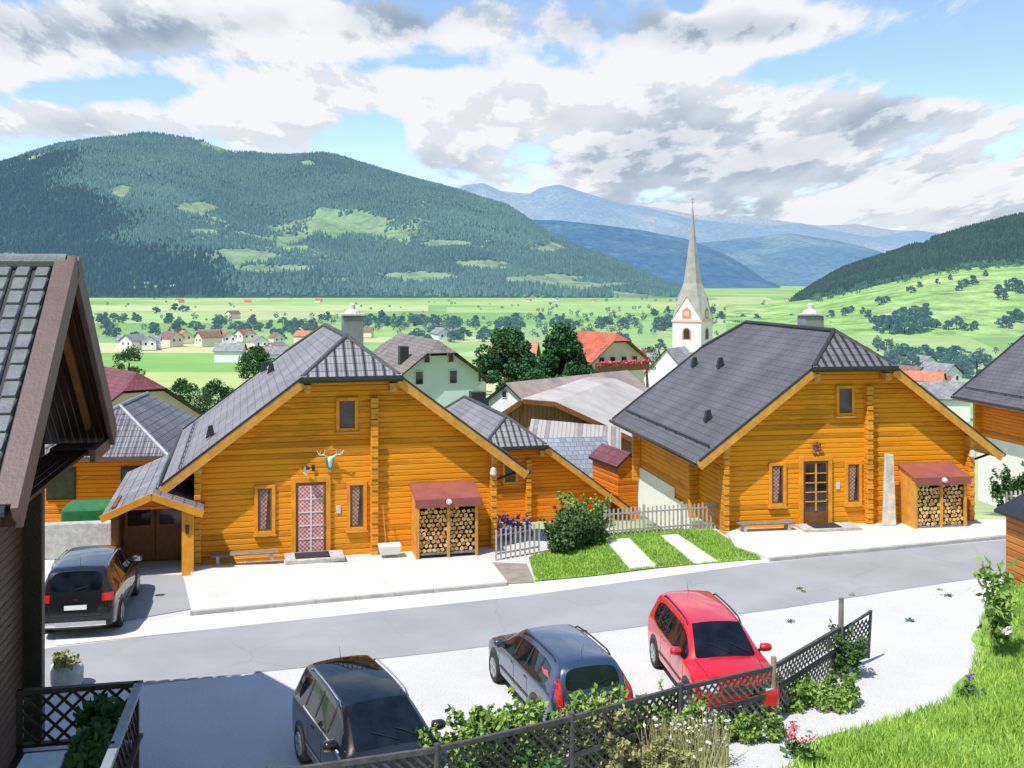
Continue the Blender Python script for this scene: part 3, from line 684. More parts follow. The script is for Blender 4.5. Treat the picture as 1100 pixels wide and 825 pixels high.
def firewood_shed(O,th,where,lab):
    o=loc2w(O,th,6.72,-.30); t=thing('firewood_shed',lab,'shed',o,th)
    W=1.85; d=.8
    b=MB(); b.hexa([(-.16,-d-.12,1.80),(W+.1,-d-.12,1.80),(W+.1,.28,2.12),(-.16,.28,2.12),(-.16,-d-.12,1.88),(W+.1,-d-.12,1.88),(W+.1,.28,2.20),(-.16,.28,2.20)])
    b.box(-.16,W+.1,-d-.16,-d-.121,1.62,1.90); b.build('roof',M['red_metal'],t,bevel=.01)
    b=MB(); b.lathe((.9,-d-.2,1.8),[(.02,-.09),(.08,-.05),(.1,0),(.08,.05),(.02,.09)],10); b.build('badge',M['white_petal'],t)
    for x in (-.05,W/2,W-.02):
        b=MB(); b.box(x-.045,x+.045,-d,-d+.09,0,1.85); b.build('post',M['wood_trim'],t,bevel=.008)
    b=MB(); b.poly([(-.1,-d,0),(-.1,.26,0),(-.1,.26,2.08),(-.1,-d,1.82)]); b.poly([(W+.03,-d,0),(W+.03,.26,0),(W+.03,.26,2.08),(W+.03,-d,1.82)]); b.box(-.09,W+.02,.2,.26,0,2.08)
    b.build('side_panel',M['wood_trim'],t)
    b=MB(); b.box(-.08,W+.02,-d+.05,.19,.10,.16); b.build('floor',M['fence_grey'],t)
    vars_=[]
    for k in range(5):
        b=MB(); n=random.choice((4,5,6,7)); r=.080; pts=[]; a0=random.random()*6
        for q in range(n):
            a=a0+6.283*q/n; rr=r*random.uniform(.75,1.08); pts.append((rr*math.cos(a),rr*math.sin(a)))
        L_=.45
        b.poly([(x,-L_/2,z) for x,z in pts],1); b.poly([(x,L_/2,z) for x,z in pts][::-1],1)
        for q in range(n):
            p=pts[q]; r2=pts[(q+1)%n]; b.poly([(p[0],-L_/2,p[1]),(r2[0],-L_/2,r2[1]),(r2[0],L_/2,r2[1]),(p[0],L_/2,p[1])],0)
        o=b.build('firewood_log',[M['bark'],M[('logface',k%3)]]); vars_.append(o)
    used=set()
    for i in range(12):
        for j in range(11):
            k=random.randrange(5); x=.04+i*.150+(.04 if j%2 else -.03)+random.uniform(-.014,.014); z=.235+j*.132+random.uniform(-.012,.012)
            if abs(x-W/2)<.085 and False: continue
            if j==10 and random.random()<.4: continue
            o=vars_[k]
            if k in used: o=vars_[k].copy(); COL.objects.link(o)
            used.add(k)
            w=loc2w(O,th,6.72+x,-.30-d+.33+random.uniform(-.04,.05),z); o.location=w; o.rotation_euler=(0,random.uniform(-3,3),th)
            tag(o,'split firewood log in the stack under the red roof beside '+where,'log','firewood logs stacked beside '+where)
for k,c in enumerate([(.82,.50,.20),(.70,.36,.12),(.88,.62,.32)]): M[('logface',k)]=mat('split_wood_face',c,.8,.35,12,.3,40)
firewood_shed(OA,TA,'the antler chalet','firewood shed with red roof against the chalet with antlers')
firewood_shed(OB,TB,'the dark roofed chalet','firewood shed with red roof against the dark slate roofed chalet')

# ornaments on A
t=thing('antler_trophy','white antler trophy on a teal shield hung above and beside the pink curtained door','ornament',loc2w(OA,TA,4.02,-.04,3.05),TA)
b=MB(); b.poly([(-.14,-.02,.1),(.14,-.02,.1),(.12,-.02,-.2),(0,-.02,-.36),(-.12,-.02,-.2)]); b.poly([(-.14,-.06,.1),(.14,-.06,.1),(.12,-.06,-.2),(0,-.06,-.36),(-.12,-.06,-.2)])
for i in range(5):
    q=[(-.14,.1),(.14,.1),(.12,-.2),(0,-.36),(-.12,-.2)]; p=q[i]; r=q[(i+1)%5]; b.poly([(p[0],-.02,p[1]),(r[0],-.02,r[1]),(r[0],-.06,r[1]),(p[0],-.06,p[1])])
b.build('shield',M['teal'],t)
b=MB(); b.lathe((0,-.10,0),[(.02,-.2),(.05,-.15),(.075,0),(.09,.09),(.04,.14)],10); b.build('skull',M['bone'],t,smooth=True)
for s in (-1,1):
    b=MB(); p=[(s*.06,-.1,.1),(s*.2,-.14,.2),(s*.34,-.18,.2),(s*.42,-.2,.34)]
    for i in range(3): b.tube(p[i],p[i+1],.03-.006*i,.024-.006*i,7)
    b.tube(p[1],(s*.17,-.22,.38),.02,.008,6); b.tube(p[2],(s*.3,-.26,.36),.018,.008,6); b.build('antler',M['bone'],t)
t=thing('wall_lantern','wall lantern mounted just above the pink curtained door','lamp',loc2w(OA,TA,3.25,-.05,2.78),TA)
b=MB(); b.tube((.25,0,.05),(.1,-.2,.1),.014,.014,6); b.box(.2,.3,-.02,0,-.05,.15); b.build('bracket',M['dark_metal'],t)
b=MB(); b.lathe((0,-.25,0),[(.04,-.14),(.08,-.05),(.09,.06)],8); b.build('lamp_glass',M['bone'],t)
b=MB(); b.lathe((0,-.25,.06),[(.13,0),(.08,.08),(.02,.13)],8); b.build('lamp_cap',M['dark_metal'],t)
t=thing('door_wreath','reddish wreath hung above the glazed door of the dark roofed chalet','wreath',loc2w(OB,TB,3.45,-.06,2.86),TB)
v,f=[],[]
pts=np.array([[.14*math.cos(a)+random.gauss(0,.03),random.gauss(-.03,.02),.14*math.sin(a)+random.gauss(0,.03)] for a in np.linspace(0,6.28,160)])
v,f=leaf_arrays(pts,.06); np_mesh('wreath_leaves',v,f,mat('dried_red_leaf',(.45,.2,.13),.7,.4,9,0),t)
b=MB(); b.lathe((0,-.02,0),[(.15,-.01),(.16,.0),(.15,.01)],14,ax='y'); b.build('ring',M['brown_door'],t)
# doormats, steps, bits
def boxthing(name,label,cat,O,th,x0,x1,y0,y1,z0,z1,m,bev=.015):
    b=MB(); b.box(0,x1-x0,0,y1-y0,0,z1-z0); o=b.build(name,m,bevel=bev); o.location=loc2w(O,th,x0,y0,z0); o.rotation_euler=(0,0,th); return tag(o,label,cat)
boxthing('door_step','stone doorstep below the pink curtained door','step',OA,TA,2.6,4.4,-1.15,-.12,.1,.22,M['stone'])
boxthing('doormat','dark doormat on the step of the pink curtained door','doormat',OA,TA,2.9,3.95,-.98,-.3,.225,.25,M['mat_dark'],.004)
boxthing('door_step','stone doorstep below the glazed door of the dark roofed chalet','step',OB,TB,2.6,4.7,-1.0,-.12,.1,.2,M['stone'])
boxthing('doormat','dark doormat on the step of the glazed door','doormat',OB,TB,3.0,4.0,-.9,-.25,.205,.23,M['mat_dark'],.004)
for O,th,lab in ((OA,TA,'antler chalet'),(OB,TB,'dark roofed chalet')):
    t=thing('bench','low weathered bench along the wall foot of the '+lab,'bench',loc2w(O,th,.4,-.62,.1),th)
    for k in range(3):
        b=MB(); b.box(0,2.0,-.02+k*.13,.1+k*.13,.24,.28); b.build('seat_slat',M['fence_grey'],t,bevel=.005)
    for x in (.15,1.75):
        b=MB(); b.box(x,x+.1,0,.36,0,.238); b.build('leg',M['stone'],t)
# pale standing stone slab by B
b=MB(); b.hexa([(0,0,0),(.52,0,0),(.5,.16,0),(.03,.16,0),(.12,.05,2.55),(.44,.05,2.5),(.44,.15,2.5),(.12,.15,2.55)])
bmo=b.build('stone_slab',mat('pale_veined_stone',(.62,.58,.53),.8,.35,2.5,.6,9),bevel=.03); bmo.location=loc2w(OB,TB,5.72,-.55,.1); bmo.rotation_euler=(0,0,TB)
tag(bmo,'tall narrow pale stone slab leaning beside the glazed door','slab')
# low stone and watering things near A shed
t=thing('garden_pot','white stone trough with tools at the foot of the post, left of the log stack','planter',loc2w(OA,TA,5.55,-.75,.1),TA)
b=MB(); b.hexa([(0,0,0),(.6,0,0),(.6,.4,0),(0,.4,0),(-.06,-.05,.3),(.66,-.05,.3),(.66,.45,.3),(-.06,.45,.3)]); b.build('trough',M['white_wall'],t,bevel=.03)
b=MB(); b.tube((.2,.3,.25),(.12,.5,1.5),.015,.015,6); b.build('handle',M['wood_trim'],t)

# ------------------------------------------------------------------ garage beside A
GO=(-11.72,31.3,0); TG=R(14.2)
t=thing('garage','small timber garage with brown glazed double doors between the dark car and the antler chalet','garage',GO,TG)
W=2.3
b=MB(); b.box(.05,W-.05,1.9,7,0,1.9); b.build('wall',M['brown_door'],t)
tp=2.03; zr=2.5
b=MB()
L_=[(-.25,-.3,tp-.12),(-.25,7.2,tp-.12),(W/2,7.2,zr),(W/2,-.3,zr)]; R_=[(W/2,-.3,zr),(W/2,7.2,zr),(W+.3,7.2,tp-.12),(W+.3,-.3,tp-.12)]
for q in (L_,R_):
    b.poly(q,0,slope_uv(q)); b.poly([(x,y,z-.12) for x,y,z in q][::-1],1)
    for i in range(4):
        a=q[i];c=q[(i+1)%4]
        if abs(a[0]-W/2)<.01 and abs(c[0]-W/2)<.01: continue
        b.poly([a,c,(c[0],c[1],c[2]-.12),(a[0],a[1],a[2]-.12)],1)
b.build('roof',[M['roofrib'],M['dark_metal']],t)
for xe in (-.25,W+.3):
    b=MB(); b.bar((xe,-.34,tp-.19),(W/2,-.34,zr-.07),.06,.2); b.build('bargeboard',M['wood_post'],t)
b=MB(); b.box(W-.32,W+.02,-.12,.2,0,2.0); po=b.build('post',M['wood_post'],t,bevel=.015)
b=MB(); b.box(W-.21,W-.11,-.16,-.121,1.25,1.5); b.build('post_lantern',M['dark_metal'],po)
b=MB(); b.box(.0,.2,-.1,.1,0,2.0); b.build('post',M['brown_door'],t,bevel=.015)
b=MB(); b.box(0,.1,.1,1.9,0,2.1); b.build('side_wall',M['brown_door'],t)
b=MB(); b.hexa([(.0,-.0,2.0),(W,0,2.0),(W,.08,2.0),(0,.08,2.0),(W/2-.05,0,2.36),(W/2+.05,0,2.36),(W/2+.05,.08,2.36),(W/2-.05,.08,2.36)]); b.build('gable_board',M['wood2'],t)
for x0 in (.16,1.10):
    b=MB(); b.box(x0,x0+.92,1.82,1.88,.05,1.98); dd=b.build('door',M['brown_door'],t,bevel=.01)
    b=MB(); b.box(x0+.12,x0+.80,1.80,1.819,1.15,1.84); b.build('pane',M['win_glass'],dd)
    b=MB()
    for q in ((x0+.05,x0+.12,1.08,1.91),(x0+.80,x0+.87,1.08,1.91),(x0+.12,x0+.80,1.84,1.91),(x0+.12,x0+.80,1.08,1.15)): b.box(q[0],q[1],1.785,1.82,q[2],q[3])
    b.build('pane_frame',M['red_metal'],dd)

# ------------------------------------------------------------------ near house at the left edge
NO=Vector((-7.24,17.67,0)); NT=math.atan2(.198,.98)   # gable faces +x of its own frame
t=thing('near_house','dark brown house with grey tile roof cut off by the left edge','house',NO,NT)
# local: x = outwards past the gable (right), y = away from camera; ridge along x
hw=3.75; zt=5.72; zr=8.98; Lr=11
def roofpt(x,s,k): return (x,s*hw*(1-k),zt+(zr-zt)*k)
b=MB()
for s in (-1,1):
    q=[roofpt(0,s,0),roofpt(-Lr,s,0),roofpt(-Lr,s,1),roofpt(0,s,1)]
    b.poly([(x,y,z-.02) for x,y,z in q],0); b.poly([(x,y,z-.22) for x,y,z in q][::-1],1)
    b.poly([q[0],q[1],(q[1][0],q[1][1],q[1][2]-.22),(q[0][0],q[0][1],q[0][2]-.22)],1)
rf=b.build('roof',[M['near_gap'],M['soffit']],t)
# real tiles on both slopes
for s in (-1,1):
    b=MB(); sl=math.hypot(hw,zr-zt); nr=15; ch=sl/nr; cw=.30
    nx=int((Lr-.3)/cw)
    dy=-s*hw/sl; dz=(zr-zt)/sl; nrm=Vector((0,s*(zr-zt)/sl,hw/sl))
    for i in range(nx):
        for r in range(nr):
            x0=-.32-i*cw; x1=x0-cw*.80; a=r*ch; c=a+ch*1.03
            p=lambda x,d,h: Vector((x,s*hw,zt))+Vector((0,dy,dz))*d+nrm*h
            hh=.055; lo=.012+random.uniform(0,.008)
            b.hexa([p(x0,a,0),p(x1,a,0),p(x1,c,0),p(x0,c,0),p(x0-.03,a,hh+lo),p(x1+.03,a,hh+lo),p(x1+.03,c,lo+.015),p(x0-.03,c,lo+.015)])
    b.build('roof_tiles',M['near_tile'],rf)
b=MB(); b.tube((-.1,0,zr+.06),(-Lr,0,zr+.06),.13,.13,10); b.build('ridge_cap',M['near_tile'],rf)
b=MB(); b.tube((-1.7,0,zr+.1),(-1.7,0,zr+.38),.03,.02,6); b.build('ridge_finial',M['dark_metal'],rf)
for s in (-1,1):
    b=MB(); b.bar((.03,s*hw*1.01,zt-.1),(.03,0,zr-.0),.1,.42,up=(1,0,0) if False else (0,0,1)); 
    b.build('bargeboard',M['verge_brown'],t,bevel=.01)
    b=MB(); b.bar((-.12,s*hw,zt+.06),(-.12,0,zr+.14),.30,.06); b.build('verge_cap',M['verge_brown'],rf,bevel=.01)
    b=MB(); b.bar((-.35,s*hw*.86,zt+.18),(-.35,0,zr-.35),.09,.14); b.build('rafter',M['brown_door'],t)
b=MB(); b.bar((-.06,hw*.98,zt-.22),(-.06,hw*.55,zt-.22),.10,.22); b.box(-1.0,-.1,hw*.8,hw*.98,zt-.36,zt-.2); b.build('tie_beam',M['verge_brown'],t)
b=MB(); b.box(-.98,-.3,-hw*.82,hw*.82,zt-.30,zt-.24); b.build('soffit_board',M['soffit'],t)
wy=2.85; wx=-1.42
b=MB(); prof=[(-wy,-.1),(wy,-.1),(wy,zt+.5),(0,zr-.35),(-wy,zt+.5)]
b.poly([(wx,y,z) for y,z in prof]); b.poly([(-Lr+.6,y,z) for y,z in prof][::-1])
b.poly([(wx,-wy,-.1),(wx,-wy,zt+.5),(-Lr+.6,-wy,zt+.5),(-Lr+.6,-wy,-.1)]); b.poly([(wx,wy,-.1),(wx,wy,zt+.5),(-Lr+.6,wy,zt+.5),(-Lr+.6,wy,-.1)])
b.build('wall',M['near_wall'],t)
b=MB(); b.box(wx-.15,wx+.34,wy-.12,wy+.14,0,zt+.1); b.build('corner_post',M['dark_wood'],t,bevel=.02)
b=MB(); b.tube((wx+.5,-1.0,0),(wx+.5,-1.0,3.0),.05,.05,8); 
b=MB(); b.tube((-.1,-hw-.06,zt+.0),(-Lr,-hw-.06,zt+.0),.08,.08,8); b.build('gutter',M['dark_metal'],t)
# deck
DK=(-6.2,17.8,0)
t=thing('wooden_deck','raised dark wooden deck with lattice railing in front of the near house','deck',DK,NT)
b=MB()
for k in range(26): b.box(-1.9,0,-5-.0+k*.2-.2,-5+k*.2-.02,.98,1.05)
b.build('deck_boards',M['dark_wood'],t)
for x,y in ((-1.85,0),(-.05,0),(-.05,-2.4),(-.05,-4.8)):
    b=MB(); b.box(x-.05,x+.05,y-.05,y+.05,0,2.06); b.build('post',M['dark_wood'],t,bevel=.008)
b=MB(); b.box(-1.9,.06,-.06,.06,1.98,2.06); b.build('rail',M['dark_wood'],t,bevel=.008)
b=MB(); b.box(-1.9,.06,-.05,.05,1.12,1.18); b.build('rail',M['dark_wood'],t)
b=MB(); b.box(-.07,.07,-5,-.06,1.98,2.06); b.build('rail',mat('pale_grey_handrail',(.24,.26,.29),.5,.2,4,.1),t,bevel=.008)
b=MB(); b.box(-.05,.05,-5,-.06,1.12,1.18); b.build('rail',M['dark_wood'],t)
def lattice(b,p0,p1,z0,z1,step=.3,w=.035,thk=.012,m=0,zf=None):
    """diagonal slats between two posts; p0,p1 are xy, each slat clipped to the panel"""
    p0=Vector((p0[0],p0[1],0)); p1=Vector((p1[0],p1[1],0)); Ln=(p1-p0).length; d=(p1-p0)/Ln; h=z1-z0; nn=Vector((-d.y,d.x,0))
    for sg in (1,-1):
        s=-h
        while s<Ln:
            a=s; c=s+h; t0=max(0,-a)/h; t1=min(1,(Ln-a)/h)
            if t1>t0+.05:
                za,zc=(z0+h*t0,z0+h*t1) if sg>0 else (z1-h*t0,z1-h*t1)
                A=p0+d*(a+h*t0)+Vector((0,0,za))+nn*thk*sg; C=p0+d*(a+h*t1)+Vector((0,0,zc))+nn*thk*sg
                b.bar(A,C,thk,w,m)
            s+=step
b=MB(); lattice(b,(-1.85,0),(-.05,0),1.18,1.98,.27,.05); b.build('lattice_panel',M['dark_wood'],t)
b=MB(); lattice(b,(-.05,-.05),(-.05,-4.8),1.18,1.98,.27,.05); b.build('lattice_panel',M['dark_wood'],t)
c,s=math.cos(NT),math.sin(NT)
def dk(x,y,z): return loc2w(DK,NT,x,y,z)
def potplant(loc,label,h,r,n,lm,sz=.14,potm='pot',pr=.2,ph=.35):
    t=thing('potted_plant',label,'potted plant',loc,0)
    b=MB(); b.lathe((0,0,0),[(pr*.7,0),(pr,ph),(pr*1.08,ph),(pr*1.08,ph+.04)],14); b.build('pot',M[potm],t,smooth=False)
    pts=RNG.normal(size=(n,3)); pts/=np.linalg.norm(pts,axis=1)[:,None]; pts*=RNG.uniform(.3,1,n)[:,None]
    pts=pts*np.array([r,r,h/2])+np.array([0,0,ph+h/2]); v,f=leaf_arrays(pts,sz); np_mesh('leaves',v,f,M[lm],t); return t
potplant(dk(-.45,-1.9,1.05),'leafy plant in a dark pot on the deck, nearer the camera',.5,.32,260,'leaf_dark',pr=.25,ph=.5)
potplant(dk(-.5,-.55,1.05),'bushy plant in a dark pot by the lattice corner of the deck',.55,.42,300,'leaf_dark',pr=.22,ph=.4)
t=thing('patio_table','pale blue rectangular table on the deck','table',dk(-1.05,-2.6,1.05),NT)
b=MB(); b.box(-.3,.3,-.75,.75,.68,.73); b.build('table_top',M['table'],t,bevel=.01)
for x in (-.25,.25):
    for y in (-.68,.68): b=MB(); b.box(x-.03,x+.03,y-.03,y+.03,0,.678); b.build('leg',M['dark_metal'],t)
t=thing('garden_chair','garden chair with purple cushion on the deck beside the table','chair',dk(-1.65,-2.3,1.05),NT)
b=MB(); b.box(-.24,.24,-.24,.24,.40,.44); b.build('seat',M['dark_wood'],t)
b=MB(); b.box(-.22,.22,-.22,.22,.442,.50); b.build('cushion',M['cushion'],t,bevel=.02)
b=MB(); b.box(-.24,-.20,-.24,.24,.44,.95); b.build('backrest',M['dark_wood'],t)
for x in (-.22,.22):
    for y in (-.22,.22): b=MB(); b.box(x-.02,x+.02,y-.02,y+.02,0,.398); b.build('leg',M['dark_wood'],t)
t=thing('round_planter','squat white stone planter with a dry plant at the roadside, beyond the deck','planter',G(72,738),0)
b=MB(); b.lathe((0,0,0),[(.26,0),(.33,.12),(.34,.38),(.31,.52)],18); b.build('pot',mat('mottled_white_stone',(.58,.55,.50),.8,.25,5,.3,30),t,smooth=True)
b=MB(); b.lathe((0,0,.5),[(.28,0),(.27,.03)],18); b.build('soil',M['soil'],t)
pts=RNG.normal(size=(180,3))*np.array([.11,.11,.09])+np.array([-.03,-.1,.6]); v,f=leaf_arrays(pts,.09); np_mesh('plant',v,f,M['drygrass'],t)

# ------------------------------------------------------------------ cars
def make_car(label,loc,heading,sp):
    t=thing('parked_car',label,'car',loc,math.atan2(heading[1],heading[0]))
    st=sp['st']; half=[]
    for (x,zt,zb,wb,wr,zl,seg) in st:
        k5=.86
        h=[(wb*.84,zl),(wb*.985,zl+.13),(wb,(zl+zb)/2+.04),(wb*.985,zb-.06),(wb*.955,zb+.015)]
        top=(wr,zt-.05); lo=h[-1]
        h.append((lo[0]+(top[0]-lo[0])*k5,lo[1]+(max(top[1],lo[1]+.01)-lo[1])*k5)); h.append((top[0],max(top[1],lo[1]+.012)))
        h.append((wr*.88,max(zt-.005,lo[1]+.02))); h.append((wr*.45,zt+.02)); h.append((0,zt+.03))
        half.append((x,h))
    nh=10; V=[];Fs=[];Mt=[]
    for x,h in half:
        ring=[(x,w,z) for w,z in h]+[(x,-w,z) for w,z in h[-2::-1]]
        V+=ring
    nr=2*nh-1
    cr={}
    for i in range(len(st)-1):
        seg=st[i][6]; 
        for j in range(nr-1):
            jj=j if j<nh-1 else nr-2-j    # mirrored row index
            m=0
            if jj==4 and 'g' in seg: m=1
            if jj in (7,8) and 'w' in seg: m=2
            if jj in (7,8) and 'r' in seg: m=3
            if jj in (7,8) and 'p' in seg: m=4
            if jj==0: m=5
            if jj==4 and 'b' in seg: m=5
            Fs.append((i*nr+j,i*nr+j+1,(i+1)*nr+j+1,(i+1)*nr+j)); Mt.append(m)
        Fs.append((i*nr+nr-1,i*nr,(i+1)*nr,(i+1)*nr+nr-1)); Mt.append(5)
    Fs.append(tuple(range(nr))); Mt.append(0)
    q=(len(st)-1)*nr; Fs.append(tuple(q+k for k in range(nr))[::-1]); Mt.append(0)
    me=bpy.data.meshes.new('tmp'); me.from_pydata(V,[],Fs); me.polygons.foreach_set('material_index',Mt)
    mats=[M[sp['paint']],M['car_glass'],M['car_glass'],M['car_glass'],M['car_glass'] if sp.get('pano') else M[sp['paint']],M['black_plastic']]
    for m in mats: me.materials.append(m)
    bm=bmesh.new(); bm.from_mesh(me); bmesh.ops.recalc_face_normals(bm,faces=bm.faces)
    cl=bm.edges.layers.float.get('crease_edge') or bm.edges.layers.float.new('crease_edge')
    for e in bm.edges:
        ms={f.material_index for f in e.link_faces}
        if len(ms)>1: e[cl]=.55
    # soft crease along the waist and roof edge
    bm.to_mesh(me); bm.free()
    tmp=bpy.data.objects.new('tmp',me); COL.objects.link(tmp); md=tmp.modifiers.new('s','SUBSURF'); md.levels=2; md.render_levels=2
    dg=bpy.context.evaluated_depsgraph_get(); ev=tmp.evaluated_get(dg); em=bpy.data.meshes.new_from_object(ev)
    bm=bmesh.new(); bm.from_mesh(em); bvh=BVHTree.FromBMesh(bm)
    names={0:'body',1:'side_window',2:'windscreen',3:'rear_window',4:'roof_glass' if sp.get('pano') else 'roof_panel',5:'lower_trim'}
    bpy.data.objects.remove(tmp)
    def part(name,faces,mt,parent):
        b=MB(); 
        for f in faces: b.poly([v.co for v in f.verts])
        me=bpy.data.meshes.new(name); me.from_pydata(b.v,[],b.f); me.materials.append(mt)
        b2=bmesh.new(); b2.from_mesh(me); bmesh.ops.remove_doubles(b2,verts=b2.verts,dist=.0004); bmesh.ops.recalc_face_normals(b2,faces=b2.faces); b2.to_mesh(me); b2.free()
        me.polygons.foreach_set('use_smooth',[True]*len(me.polygons))
        o=bpy.data.objects.new(name,me); COL.objects.link(o); o.parent=parent; return o
    groups={}
    for f in bm.faces:
        mi=f.material_index
        if mi==4 and not sp.get('pano'): mi=0
        key=(mi,) if mi!=1 else (1, f.calc_center_median().y>0)
        groups.setdefault(key,[]).append(f)
    for k,fs in groups.items(): part(names[k[0]],fs,mats[k[0]],t)
    def hit(p,d):
        r=bvh.ray_cast(Vector(p),Vector(d)); return (r[0],r[1]) if r[0] is not None else (None,None)
    def decal(name,pts,axis,mt,parent=t,off=.006,res=6,extra=None):
        """quad pts (a,z) projected on the body; axis: 'L','R' sides, 'F','B' ends, 'T' top"""
        b=MB(); grid=[]
        for i in range(res+1):
            row=[]
            for j in range(res+1):
                s_,t_=i/res,j/res
                a=(1-s_)*((1-t_)*pts[0][0]+t_*pts[3][0])+s_*((1-t_)*pts[1][0]+t_*pts[2][0])
                z=(1-s_)*((1-t_)*pts[0][1]+t_*pts[3][1])+s_*((1-t_)*pts[1][1]+t_*pts[2][1])
                o,d={'L':((a,3,z),(0,-1,0)),'R':((a,-3,z),(0,1,0)),'F':((4,a,z),(-1,0,0)),'B':((-4,a,z),(1,0,0)),'T':((a,z,4),(0,0,-1))}[axis]
                h,n=hit(o,d); k_=0
                while h is None and k_<14:
                    k_+=1
                    if axis in 'FB': o=(o[0],o[1]*.97,o[2])
                    else: o=(o[0],o[1],o[2]*.98)
                    h,n=hit(o,d)
                if h is None: return None
                row.append(h+Vector(d)*-off)
            grid.append(row)
        for i in range(res):
            for j in range(res): b.poly([grid[i][j],grid[i+1][j],grid[i+1][j+1],grid[i][j+1]])
        o=b.build(name,mt,parent,smooth=True); return o
    L_=sp['L']; Wd=sp['W']; zb=sp['belt']; r=sp['wr']
    # wheels
    for xw in (sp['xf'],sp['xr']):
        for s in (1,-1):
            h,n=hit((xw,s*3,.45),(0,-s,0)); yb=abs(h.y) if h else Wd/2
            yo=yb+.004
            b=MB()
            # dark arch
            k=22; c0=(xw,s*yo,r)
            ring=[]
            for q in range(k+1):
                a=-.35+ (math.pi+.7)*q/k; px,pz=xw+(r+.07)*math.cos(a),r+.02+(r+.07)*math.sin(a)
                hh,nn=hit((px,s*3,max(pz,.2)),(0,-s,0)); yy=(abs(hh.y) if hh else yb)+.006; ring.append((px,s*yy,max(pz,.15)))
            for q in range(k): b.poly([(xw,s*(yb+.012),r),ring[q],ring[q+1]])
            b.build('wheel_arch',M['black_plastic'],t)
            b=MB(); b.lathe((xw,s*(yb-.08),r),[(r*.62,.105*s),(r*.93,.115*s),(r,.085*s),(r,-.1*s),(r*.6,-.1*s)],28,ax='y'); wh=b.build('wheel',M['tyre'],t,smooth=False)
            b=MB(); yf=s*(yb+.030)
            b.lathe((xw,s*(yb-.02),r),[(r*.66,.048*s),(r*.60,.056*s),(r*.58,.02*s)],28,ax='y')
            for q in range(sp.get('spokes',5)):
                a=6.283*q/sp.get('spokes',5)+.3; ca,sa=math.cos(a),math.sin(a)
                b.hexa([(xw+ca*.03-sa*.05,yf-s*.02,r+sa*.03+ca*.05),(xw+ca*.03+sa*.05,yf-s*.02,r+sa*.03-ca*.05),(xw+ca*r*.62+sa*.03,yf-s*.02,r+sa*r*.62-ca*.03),(xw+ca*r*.62-sa*.03,yf-s*.02,r+sa*r*.62+ca*.03),
                        (xw+ca*.03-sa*.05,yf+s*.012,r+sa*.03+ca*.05),(xw+ca*.03+sa*.05,yf+s*.012,r+sa*.03-ca*.05),(xw+ca*r*.62+sa*.03,yf+s*.012,r+sa*r*.62-ca*.03),(xw+ca*r*.62-sa*.03,yf+s*.012,r+sa*r*.62+ca*.03)])
            b.build('rim',M['rim'],wh)
    # seams, handles
    for s,ax in ((1,'L'),(-1,'R')):
        for xs in sp['seams']:
            decal('door_seam',[(xs,.32),(xs+.014,.32),(xs+.014,zb-.02),(xs,zb-.02)],ax,M['seam'],off=.003,res=5)
        for xh in sp['handles']:
            decal('door_handle',[(xh,zb-.16),(xh+.19,zb-.15),(xh+.19,zb-.11),(xh,zb-.12)],ax,M['chrome'] if sp.get('chromeh') else M[sp['paint']],off=.03,res=2)
        decal('side_strip',[(sp['xr']+.42,.48),(sp['xf']-.42,.48),(sp['xf']-.42,.53),(sp['xr']+.42,.53)],ax,M['black_plastic'] if not sp.get('chrome') else M['chrome'],off=.012,res=8)
    for x in sp['pillars']:
        for s,ax in ((1,'L'),(-1,'R')):
            decal('pillar',[(x,zb+.05),(x+.07,zb+.05),(x+.05,sp['zwin']),(x-.01,sp['zwin'])],ax,M['black_plastic'],off=.006,res=4)
    # lights
    hl=sp['hl']; tl=sp['tl']
    for s in (1,-1):
        decal('headlight',[(s*hl[0],hl[2]),(s*hl[1],hl[2]+.03),(s*hl[1],hl[3]+.03),(s*hl[0],hl[3])],'F',M['head_clear'],off=.012)
        decal('tail_light',[(s*tl[0],tl[2]),(s*tl[1],tl[2]),(s*tl[1],tl[3]),(s*tl[0],tl[3])],'B',M['tail_red'],off=.014)
    decal('grille',[(-.36,hl[2]-.02),(.36,hl[2]-.02),(.42,hl[3]-.04),(-.42,hl[3]-.04)],'F',M['black_plastic'],off=.01)
    decal('number_plate',[(-.26,.40),(.26,.40),(.26,.51),(-.26,.51)],'F',M['plate'],off=.03,res=2)
    pz=sp.get('pz',.78); decal('number_plate',[(-.26,pz),(.26,pz),(.26,pz+.11),(-.26,pz+.11)],'B',M['plate'],off=.03,res=2)
    decal('bumper_trim',[(-.7,.33),(.7,.33),(.7,.45),(-.7,.45)],'B',M[sp.get('btrim','black_plastic')],off=.015)
    decal('bumper_trim',[(-.55,.27),(.55,.27),(.6,.37),(-.6,.37)],'F',M['black_plastic'],off=.012)
    decal('emblem',[(-.06,pz+.18),(.06,pz+.18),(.06,pz+.26),(-.06,pz+.26)],'B',M['chrome'],off=.012,res=2)
    decal('emblem',[(-.05,hl[3]-.10),(.05,hl[3]-.10),(.05,hl[3]-.02),(-.05,hl[3]-.02)],'F',M['chrome'],off=.02,res=2)
    hx=L_/2-.30; cx0=sp['cowl'][0]+.02
